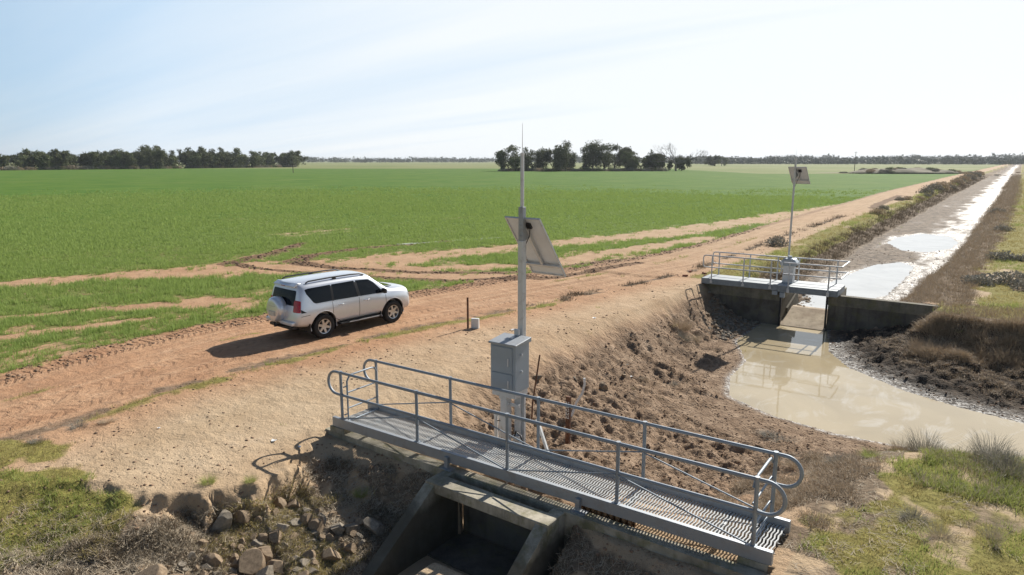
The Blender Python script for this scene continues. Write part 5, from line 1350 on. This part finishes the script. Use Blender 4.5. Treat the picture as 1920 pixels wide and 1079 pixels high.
for i, (x, y) in enumerate(((-11.6, 31.6), (-11.2, 31.9), (-12.0, 32.4), (-12.5, 31.2), (-12.8, 32.6))):
    b_ = bpy.data.objects.new('brick', None) if False else None
    w = MB(); w.bbox((0, 0, .04), (.24, .12, .08), b=.01); o = w.build('brick', M['brick']); o.location = (x, y, hgt(x, y)); o.rotation_euler = (.1, 0, i * 1.3)
    tag(o, 'loose red brick lying beside the left end of the regulator walkway', 'brick', 'bricks by the regulator')
w = MB(); w.bbox((0, 0, 0), (.5, .22, .16), b=.05); o = w.build('driftwood_log', M['mud_dark'], smooth=60); o.location = (-.42, 17.95, WATER_Z + .03); o.rotation_euler = (0, 0, R(-20)); tag(o, 'dark lump of driftwood floating near the lower shore of the pool', 'log')
# scraps of litter
def scrap(x, y, s, lb):
    bm = bmesh.new(); r = random.Random(int(x * 100)); vs = [bm.verts.new((math.cos(a) * s * r.uniform(.5, 1), math.sin(a) * s * r.uniform(.4, .8), .012 + .03 * r.random())) for a in [k * .9 for k in range(7)]]
    bm.faces.new(vs); bmesh.ops.triangulate(bm, faces=bm.faces); me = bpy.data.meshes.new('litter'); bm.to_mesh(me); bm.free(); me.materials.append(M['white_plastic'])
    o = new_obj('plastic_scrap', me); so_ = o.modifiers.new('t', 'SOLIDIFY'); so_.thickness = .004; o.location = (x, y, hgt(x, y)); tag(o, lb, 'litter')
scrap(-11.72, 7.73, .09, 'white plastic scrap on the sand left of the footbridge end')
scrap(-11.1, 7.9, .05, 'tiny white scrap close to the footbridge end')
scrap(-13.9, 6.5, .05, 'small white scrap on the open sand near the left grass')
scrap(-11.57, 20.7, .10, 'white scrap on the sandy crest right of the mast')
scrap(-9.05, 18.6, .09, 'thin white scrap beside small stones on the mud slope')

# shrubs and tussocks, each a thing
def bush_mesh(seed, n, m, flat=.8, size=.05, core=True):
    r = np.random.default_rng(seed)
    d = r.normal(size=(n, 3)); d /= np.linalg.norm(d, axis=1)[:, None]; d[:, 2] = np.abs(d[:, 2]) * flat
    lump = 1 + .22 * np.sin(d[:, 0] * 5 + seed) * np.cos(d[:, 1] * 4 + seed * 2)
    q = (r.random(n) ** .4)[:, None] * lump[:, None]
    c = d * q; a = r.normal(size=(n, 3)) * size; b = r.normal(size=(n, 3)) * size
    V = np.stack([c - a, c + a, c + b + d * size * 1.5], 1).reshape(-1, 3)
    return np_mesh('shrub', V, np.arange(len(V)).reshape(-1, 3), M[m])
def tuss_mesh(seed, n, m, w=.0055, lean=.9):
    V, F = blades(np.zeros((1, 3)), 1.0, .30, n * 3, w, seed, lean, .85, 2); return np_mesh('tussock', V, F, M[m])
BM_ = [bush_mesh(i, 900, mm) for i, mm in enumerate(('greybrush', 'brush', 'gum2', 'greybrush'))]
TM_ = [tuss_mesh(i, 260, mm) for i, mm in enumerate(('brush', 'straw', 'greybrush', 'lush'))]
def put(me, name, x, y, s, lb, cat, group=None, sz=1.0, rz=None, tilt=0):
    o = bpy.data.objects.new(name, me); COL.objects.link(o); o.location = (x, y, hgt(x, y) - .03 * s); o.scale = (s, s, s * sz); o.rotation_euler = (tilt, 0, rnd.uniform(0, 6.28) if rz is None else rz)
    return tag(o, lb, cat, group)
put(BM_[0], 'shrub', -12.3, 46.3, .75, 'dark rounded shrub beside the road just behind the regulator', 'shrub')
SH = [(-12.2, 88.5, .9), (-11.6, 80.5, 1.1), (-13.2, 110, .9), (-12.5, 112, 1.0), (-12.6, 137, 1.8), (-12.1, 158, 2.6), (-12.6, 152, 2.2), (-12.0, 175, 1.8), (-11.2, 170, 1.5), (-11.8, 199, 2.4), (-12.2, 205, 2.2), (-12.4, 226, 2.6), (-12.3, 250, 2.8), (-12.8, 262, 3.0), (-12.6, 290, 3), (-12.9, 320, 3), (-11.6, 128, 1.0), (-11.5, 118, .9)]
for i, (x, y, s) in enumerate(SH): put(BM_[i % 2], 'shrub', x, y, s * .75, 'low grey scrub bush in the line on the canal bank top beside the road', 'shrub', 'scrub bushes along the canal bank')
for x, y, s, lb in ((-.6, 67, .95, 'single dark bush in the grass on the right bank, farther one'), (-.25, 47.2, 1.0, 'dark rounded bush on the right grass bank nearer the canal'), (-1.5, 91, 1.0, 'small dark bush at the right canal edge far up'), (.7, 47.4, .8, 'dark bush at the right edge of the view behind the round one'), (-.9, 37.2, .9, 'sprawling grey saltbush above the right bank of the pool'), (.2, 38.2, 1.2, 'wide grey green saltbush at the right bank top'), (.9, 36.6, 1.0, 'grey green saltbush touching the right side of the view')):
    put(BM_[0 if s < 1.1 else 3], 'shrub', x, y, s * .8, lb, 'shrub', None, .75)
for x, y, s, sz, k_, lb, ti in ((-9.9, 24.6, 1.0, .95, 0, 'tall brown grass tussock on the slope left of the regulator wall', .2), (-9.4, 23.6, .8, .6, 2, 'grey tussock drooping over the slope below the tall brown one', .9), (-9.1, 24.0, .7, .6, 1, 'pale dry tussock at the right of the drooping grey one', .8),
        (-2.1, 27.4, 1.05, .8, 0, 'large dark tussock at the end of the right regulator wall', 0), (-1.6, 27.2, .9, .75, 0, 'dark tussock leaning right of the one at the wall end', .2), (-.5, 26.9, .9, .7, 0, 'brown tussock midway along the steep right bank', .2), (.6, 26.8, 1.0, .7, 0, 'brown tussock at the right end of the steep bank', .2),
        (-2.9, 13.6, .55, .6, 0, 'brown dead tussock behind the right bridge loops', .1), (-3.5, 13.4, .45, .6, 0, 'low dead tussock left of the bridge end loops', .1), (-3.9, 16.4, .5, .5, 2, 'round grey tussock in the mud near the pool edge', 0), (-4.4, 16.9, .45, .35, 2, 'flat grey weed patch left of the round tussock', 0), (-2.35, 12.6, .5, .5, 1, 'bleached straw tussock just beyond the right bridge end', .2), (-2.2, 13.6, .5, .5, 2, 'grey twiggy tussock above the bleached one', .2),
        (-.95, 15.6, .8, 1.0, 2, 'tall wispy grey weed standing on the lower shore of the pool', 0), (-1.35, 15.4, .5, .9, 0, 'thin brown weed left of the tall wispy one', 0), (.15, 15.0, .85, .9, 2, 'wispy grey bush on the green bank right of the shore', 0), (.45, 14.5, .8, .8, 2, 'second wispy grey bush deeper in the green bank', 0),
        (-15.1, 4.7, .35, .6, 2, 'grey dead clump at the far left road shoulder', .1), (-15.25, 5.5, .4, .5, 2, 'grey dead tuft strip on the left road shoulder', .3), (-15.1, 6.0, .4, .45, 1, 'pale dry clump right of the grey ones on the road shoulder', .3), (-1.75, 14.2, .4, .7, 3, 'small bright green tuft at the top of the muddy shore', 0), (-.75, 11.6, .5, .5, 2, 'dark grey dead clump in the lower right grass', .2), (-.35, 11.2, .5, .5, 1, 'straw coloured clump beside the dark dead clump', .4), (.25, 11.5, .6, .5, 1, 'fallen pale stalks right of the straw clump', .8),
        (-11.0, 5.9, .3, .9, 3, 'green weed tuft growing below the undercut sand edge', 0), (-10.5, 6.4, .25, .8, 3, 'smaller green tuft right of the first below the undercut', 0), (-9.3, 7.9, .3, .9, 3, 'green grass tuft at the edge of the culvert shadow', 0), (-8.0, 19.4, .3, .4, 2, 'grey twiggy clump in the middle of the mud slope', 0), (-8.6, 18.6, .35, .4, 0, 'brown twiggy clump by the ledge in the mud slope', 0)):
    put(TM_[k_], 'tussock', x, y, s, lb, 'tussock', None, sz, None, ti)
# mound with bushes far right
mx_, my_ = WX(170, 300)
bm = bmesh.new(); bmesh.ops.create_icosphere(bm, subdivisions=4, radius=1); me = bpy.data.meshes.new('mound')
for v in bm.verts:
    v.co = Vector((v.co.x * 24, v.co.y * 12, max(v.co.z, -.05) * 2.0 * (1 + .3 * math.sin(v.co.x * 7) * math.cos(v.co.y * 5))))
bm.to_mesh(me); bm.free(); me.materials.append(M['ground_plain'] if 'ground_plain' in M else simple('mound_soil', (.22, .19, .12), .95, 0, .3, .3)); me.shade_smooth()
o = new_obj('mound', me); o.location = (mx_, my_, 0); o.rotation_euler = (0, 0, AZ); tag(o, kind='structure')
for i in range(46):
    a = rnd.uniform(-25, 30); b = rnd.uniform(-11, 11); X_, Y_ = 170 + a, 300 + b
    x, y = WX(X_, Y_); zt_ = 2.0 * math.sqrt(max(0, 1 - (a / 24) ** 2 - (b / 12) ** 2))
    o = put(BM_[(0, 1, 3, 2)[i % 4]], 'shrub', x, y, rnd.uniform(.9, 1.9), 'scrubby bush among those covering the low mound beyond the crop', 'shrub', 'bushes on the far mound', .7); o.location.z = zt_ * .9
for i in range(16):
    X_, Y_ = 196 + i * 2.6 + rnd.uniform(-1, 1), 306 + rnd.uniform(-6, 8); x, y = WX(X_, Y_)
    put(BM_[i % 2], 'shrub', x, y, rnd.uniform(.6, 1.2), 'low dry bush scattered right of the far mound', 'shrub', 'bushes right of the far mound', .6)
for (X_, Y_, w_, h_) in ((150, 312, 14, 4), (220, 292, 26, 2.2)):
    x, y = WX(X_, Y_); bm = bmesh.new(); bmesh.ops.create_circle(bm, cap_ends=True, radius=1, segments=28)
    for v in bm.verts: v.co = Vector((v.co.x * w_ * rnd.uniform(.85, 1.1), v.co.y * h_ * rnd.uniform(.8, 1.1), .10))
    me = bpy.data.meshes.new('sand'); bm.to_mesh(me); bm.free(); me.materials.append(simple('pale_sand', (.50, .42, .31), .95, 0, .15, .4)); o = new_obj('sand_patch', me); o.location = (x, y, 0.04); o.rotation_euler = (0, 0, AZ); tag(o, kind='structure')

# utility poles
for X_, Y_, h_, lb in ((-98, 310, 9.0, 'lone timber power pole in the crop before the left tree row'), (174, 352, 10.0, 'tall timber power pole behind the bushy mound')):
    x, y = WX(X_, Y_); p = empty('power_pole', (x, y, 0), AZ, lb, 'pole')
    w = MB(); w.tube([(0, 0, -.3), (0, 0, h_)], [.17, .11], 8); raw(w, 'pole', 'wood', p, smooth=50)
    w = MB(); w.box(-.7, -.06, h_ - .55, .7, .06, h_ - .42); raw(w, 'crossarm', 'wood', p)
    for k_ in (-.6, .6):
        w = MB(); w.tube([(k_, 0, h_ - .42), (k_, 0, h_ - .2)], .05, 6); raw(w, 'insulator', 'white_plastic', p)
for i in range(7):
    X_, Y_ = 286 + i * 9, 402 - i * 6; x, y = WX(X_, Y_); w = MB(); w.tube([(0, 0, -.2), (0, 0, 1.3 + .4 * (i == 2))], .07, 6); o = w.build('fence_post', M['wood']); o.location = (x, y, 0); tag(o, 'weathered timber fence post in the short fence near the far road', 'post', 'fence posts by the far road')

# trees
def gum(seed, H, spread, m, leaf=.30, clumps=9, per=150, dead=False):
    r = random.Random(seed); nr_ = np.random.default_rng(seed); w = MB(); tips = []
    th = H * r.uniform(.16, .28)
    w.tube([(0, 0, -.3), (r.uniform(-.2, .2), 0, th)], [H * .03, H * .022], 7)
    def branch(p, d, L, rad, lev):
        q = p + d * L; mid = p + d * L * .5 + Vector((r.uniform(-.1, .1), r.uniform(-.1, .1), r.uniform(-.04, .08))) * L
        w.tube([p, mid, q], [rad, rad * .75, rad * .5], 5, caps=False)
        if lev == 0: tips.append(q); return
        if lev == 1: tips.append(mid)
        for _ in range(r.choice((2, 3)) if not dead else 3):
            nd = (d + Vector((r.uniform(-.8, .8), r.uniform(-.8, .8), r.uniform(-.25, .5)))).normalized(); branch(q, nd, L * r.uniform(.55, .85), rad * .55, lev - 1)
    for k in range(r.choice((3, 4)) if not dead else 6):
        a = r.uniform(0, 6.28); e = r.uniform(.45, 1.25) if not dead else r.uniform(.3, 1.3)
        d = Vector((math.cos(a) * math.cos(e) * spread, math.sin(a) * math.cos(e) * spread, math.sin(e))).normalized()
        branch(Vector((0, 0, th * .85)), d, H * r.uniform(.26, .36), H * .016, 2 if not dead else 4)
    trunk = w
    if dead: return trunk, None
    V = []
    tips = tips + [Vector((t_.x * r.uniform(.7, 1.15), t_.y * r.uniform(.7, 1.15), t_.z * r.uniform(.25, .75))) for t_ in tips[::2]]
    for t_ in tips:
        c = np.array(t_); R3 = np.array([r.uniform(.11, .2) * H * .9, r.uniform(.11, .2) * H * .9, r.uniform(.08, .14) * H])
        n = int(per * r.uniform(.6, 1.2)); dd = nr_.normal(size=(n, 3)); dd /= np.linalg.norm(dd, axis=1)[:, None]; q = nr_.random(n)[:, None] ** .45
        p = c + dd * q * R3; a = nr_.normal(size=(n, 3)) * leaf; b = nr_.normal(size=(n, 3)) * leaf
        V.append(np.stack([p - a * .5, p + a * .5, p + b], 1).reshape(-1, 3))
    V = np.concatenate(V); V[:, 2] = np.maximum(V[:, 2], .25)
    s_ = H / max(V[:, 2].max(), 1)
    return trunk, (V, np.arange(len(V)).reshape(-1, 3), s_)
def make_tree(name, seed, H, spread, m, **k):
    tr_, cr_ = gum(seed, H, spread, m, **k)
    root = empty(name, (0, 0, 0), 0, '', 'tree')
    tk = raw(tr_, 'trunk', 'deadwood' if k.get('dead') else 'bark', root)
    if cr_:
        V, F, s_ = cr_; tk.scale = (s_, s_, s_); c = new_obj('crown', np_mesh('crown', V * s_, F, M[m]), root)
    return root
protoL = [make_tree('gum_tree', 60 + i, 10.5 + (i % 3), 1.25, 'gum' if i % 2 else 'gum2', leaf=.42, per=60) for i in range(6)]
usedp = set()
def place_tree(pr, X_, Y_, s, lb, group, hs=1.0):
    x, y = WX(X_, Y_)
    o = pr if pr.name not in usedp else copy_tree(pr)
    usedp.add(pr.name)
    o.location = (x, y, -.05); o.scale = (s, s, s * hs); o.rotation_euler = (0, 0, rnd.uniform(0, 6.28)); o['label'] = lb
    if group: o['group'] = group
    elif 'group' in o: del o['group']
    return o
rnd = random.Random(19)
lineL = [(-420, 352), (-290, 396), (-240, 470), (-186, 585)]
cnt = 0
for i in range(118):
    t_ = i / 117 * 3; k_ = min(int(t_), 2); f_ = t_ - k_
    X_ = lineL[k_][0] + (lineL[k_ + 1][0] - lineL[k_][0]) * f_; Y_ = lineL[k_][1] + (lineL[k_ + 1][1] - lineL[k_][1]) * f_
    Y_ += rnd.uniform(0, 26) + 4; X_ += rnd.uniform(-3, 3)
    s = rnd.uniform(.80, 1.12) * (1.06 if f_ + k_ < 1.6 else 1.2)
    place_tree(rnd.choice(protoL), X_, Y_, s, ('tall' if s > 1.08 else ('low' if s < .92 else 'mid height')) + ' olive grey gum in the long left row, ' + ('outer left stretch' if t_ < 1 else ('middle stretch' if t_ < 2.1 else 'thin right end near the pole')), 'gum trees in the left row', rnd.uniform(.85, 1.08))
# understorey of that row
for i in range(120):
    t_ = i / 119 * 3; k_ = min(int(t_), 2); f_ = t_ - k_
    X_ = lineL[k_][0] + (lineL[k_ + 1][0] - lineL[k_][0]) * f_; Y_ = lineL[k_][1] + (lineL[k_ + 1][1] - lineL[k_][1]) * f_ + rnd.uniform(0, 10)
    x, y = WX(X_, Y_); put(BM_[(1, 2, 0)[i % 3]], 'shrub', x, y, rnd.uniform(2.4, 4.6), 'dark understorey bush at the foot of the left gum row', 'shrub', 'bushes under the left gum row', .8)
mid = [(-2, 366, 11.5, 'round gum tree at the left end of the middle clump'), (5, 372, 14.5, 'spreading gum tree behind the near antenna in the middle clump'), (11, 376, 13, 'gum tree third from the left in the middle clump'), (17, 378, 13.5, 'gum tree with small top tuft in the middle clump'), (22, 374, 12, 'low dense gum tree in the middle clump left of the tallest'),
       (28, 365, 16.5, 'tall dark gum tree with open trunk near the middle clump centre'), (33, 378, 10, 'short gum tree just right of the tall open trunked one'), (39, 374, 13.5, 'slender gum tree at the centre gap of the middle clump'), (44, 378, 15.5, 'gum tree with two heads right of the centre gap'), (50, 376, 17, 'tallest airy gum tree right of the middle clump centre'), (56, 380, 14.5, 'broad gum tree under the tallest airy one'), (64, 376, 13.5, 'leaning gum tree with pointed crown right of the airy one'), (71, 382, 11, 'low gum tree near the right end of the middle clump'), (77, 378, 12, 'thin gum tree left of the bare dead tree'), (81, 384, 10, 'small thin gum just behind the bare dead tree'), (74, 372, 9, 'small dense gum low at the right of the middle clump'), (84, 380, 8.5, 'low grey gum under the left side of the dead tree'), (94, 384, 8, 'low gum showing right of the dead tree'), (61, 370, 11, 'dense mid height gum in front of the leaning one'), (25, 382, 12.5, 'rear gum seen left of the tall dark one')]
for i, (X_, Y_, H_, lb) in enumerate(mid):
    pr = make_tree('gum_tree', 200 + i, H_, 1.15, 'gum' if i % 3 else 'gum2', leaf=.38, per=85 if i not in (9,) else 45)
    place_tree(pr, X_, Y_, 1, lb, None)
dt_ = make_tree('dead_tree', 310, 11, 1.6, 'gum', dead=True); place_tree(dt_, 88, 372, 1.75, 'bare grey dead tree with spreading twigs at the right end of the middle clump', None)
x, y = WX(93, 372)
for i in range(34):
    X_ = -4 + i * 2.5; x, y = WX(X_ + rnd.uniform(-1, 1), 366 + rnd.uniform(-2, 4)); put(BM_[(0, 1, 2)[i % 3]], 'shrub', x, y, rnd.uniform(1.8, 4.0), 'low bush along the foot of the middle tree clump', 'shrub', 'bushes under the middle clump', .7)
place_tree(make_tree('gum_tree', 330, 11, 1.5, 'gum', leaf=.6, per=80), 205, 700, 1, 'small round clump of trees alone right of the dead tree', None)
place_tree(copy_tree(protoL[0]), 213, 705, 1.0, 'second rounded tree alone right of the dead tree', None)
# the far woodland reads as one mass
V = []
r = np.random.default_rng(77)
for (d0, d1, a0, a1, n, H_) in ((1900, 2400, -60, 30, 2600, 17), (1150, 1500, 14, 60, 1700, 10), (1500, 1900, 5, 60, 2400, 18)):
    for i in range(n):
        d = r.uniform(d0, d1); a = R(r.uniform(a0, a1)); cx, cy = WX(d * math.sin(a), d * math.cos(a))
        h = H_ * r.uniform(.45, 1.0) * (.75 + .5 * vnoise(np.array([math.degrees(a) * 1.1]), np.array([d0 * .01]), 9)[0]); w_ = h * r.uniform(.6, 1.1)
        k = 16; dd = r.normal(size=(k, 3)); dd /= np.linalg.norm(dd, axis=1)[:, None]
        p = np.array([cx, cy, h * .5]) + dd * np.array([w_, w_, h * .42]) * r.random((k, 1)) ** .3
        p[:, 2] = np.maximum(p[:, 2], .5); A_ = r.normal(size=(k, 3)) * 1.9; B_ = r.normal(size=(k, 3)) * 1.9; V.append(np.stack([p - A_, p + A_, p + B_], 1).reshape(-1, 3))
V = np.concatenate(V); V[:, 2] = np.maximum(V[:, 2], 0)
M['far'] = foliage('far_woodland', (.035, .045, .022), (.09, .10, .05), transl=0, scale=.01)
stuff('distant_woodland', (V, np.arange(len(V)).reshape(-1, 3)), 'far', 'distant belt of grey green woodland along the whole horizon', 'woodland')
# shallow standing water in the field
x0_, y0_ = WX(-3.0, 47.4)
bm = bmesh.new(); n = 26; vs = []
for k in range(n):
    a = 2 * math.pi * k / n; X_ = -3.4 + math.cos(a) * 4.3 * (1 + .12 * math.sin(3 * a)); Y_ = 47.9 + math.cos(a) * 2.6 + math.sin(a) * .38; xx, yy_ = WX(X_, Y_); vs.append((xx, yy_))
zf_ = max(hgt(a_, b_) for a_, b_ in vs) - .01
for a_, b_ in vs: bm.verts.new((a_, b_, zf_))
bm.faces.new(bm.verts); bmesh.ops.triangulate(bm, faces=bm.faces)
for f in bm.faces:
    if f.normal.z < 0: f.normal_flip()
me = bpy.data.meshes.new('puddle'); bm.to_mesh(me); bm.free(); me.materials.append(M['water2']); tag(new_obj('field_puddle', me), kind='structure')

# pale air between here and the horizon
bm = bmesh.new(); bmesh.ops.create_cube(bm, size=1)
for v in bm.verts: v.co = Vector((v.co.x * 19000, v.co.y * 19000, -4 + (v.co.z + .5) * 34))
me = bpy.data.meshes.new('haze'); bm.to_mesh(me); bm.free()
hm = bpy.data.materials.new('haze_air'); hm.use_nodes = True; t = hm.node_tree; t.nodes.clear()
ho = N(t, 'ShaderNodeOutputMaterial'); pv = N(t, 'ShaderNodeVolumePrincipled'); pv.inputs['Color'].default_value = (.86, .92, 1, 1); pv.inputs['Density'].default_value = .0001; pv.inputs['Anisotropy'].default_value = .3
t.links.new(pv.outputs[0], ho.inputs['Volume']); me.materials.append(hm)
tag(new_obj('haze', me), 'thin pale haze lying over the whole plain', 'haze', None, 'stuff')
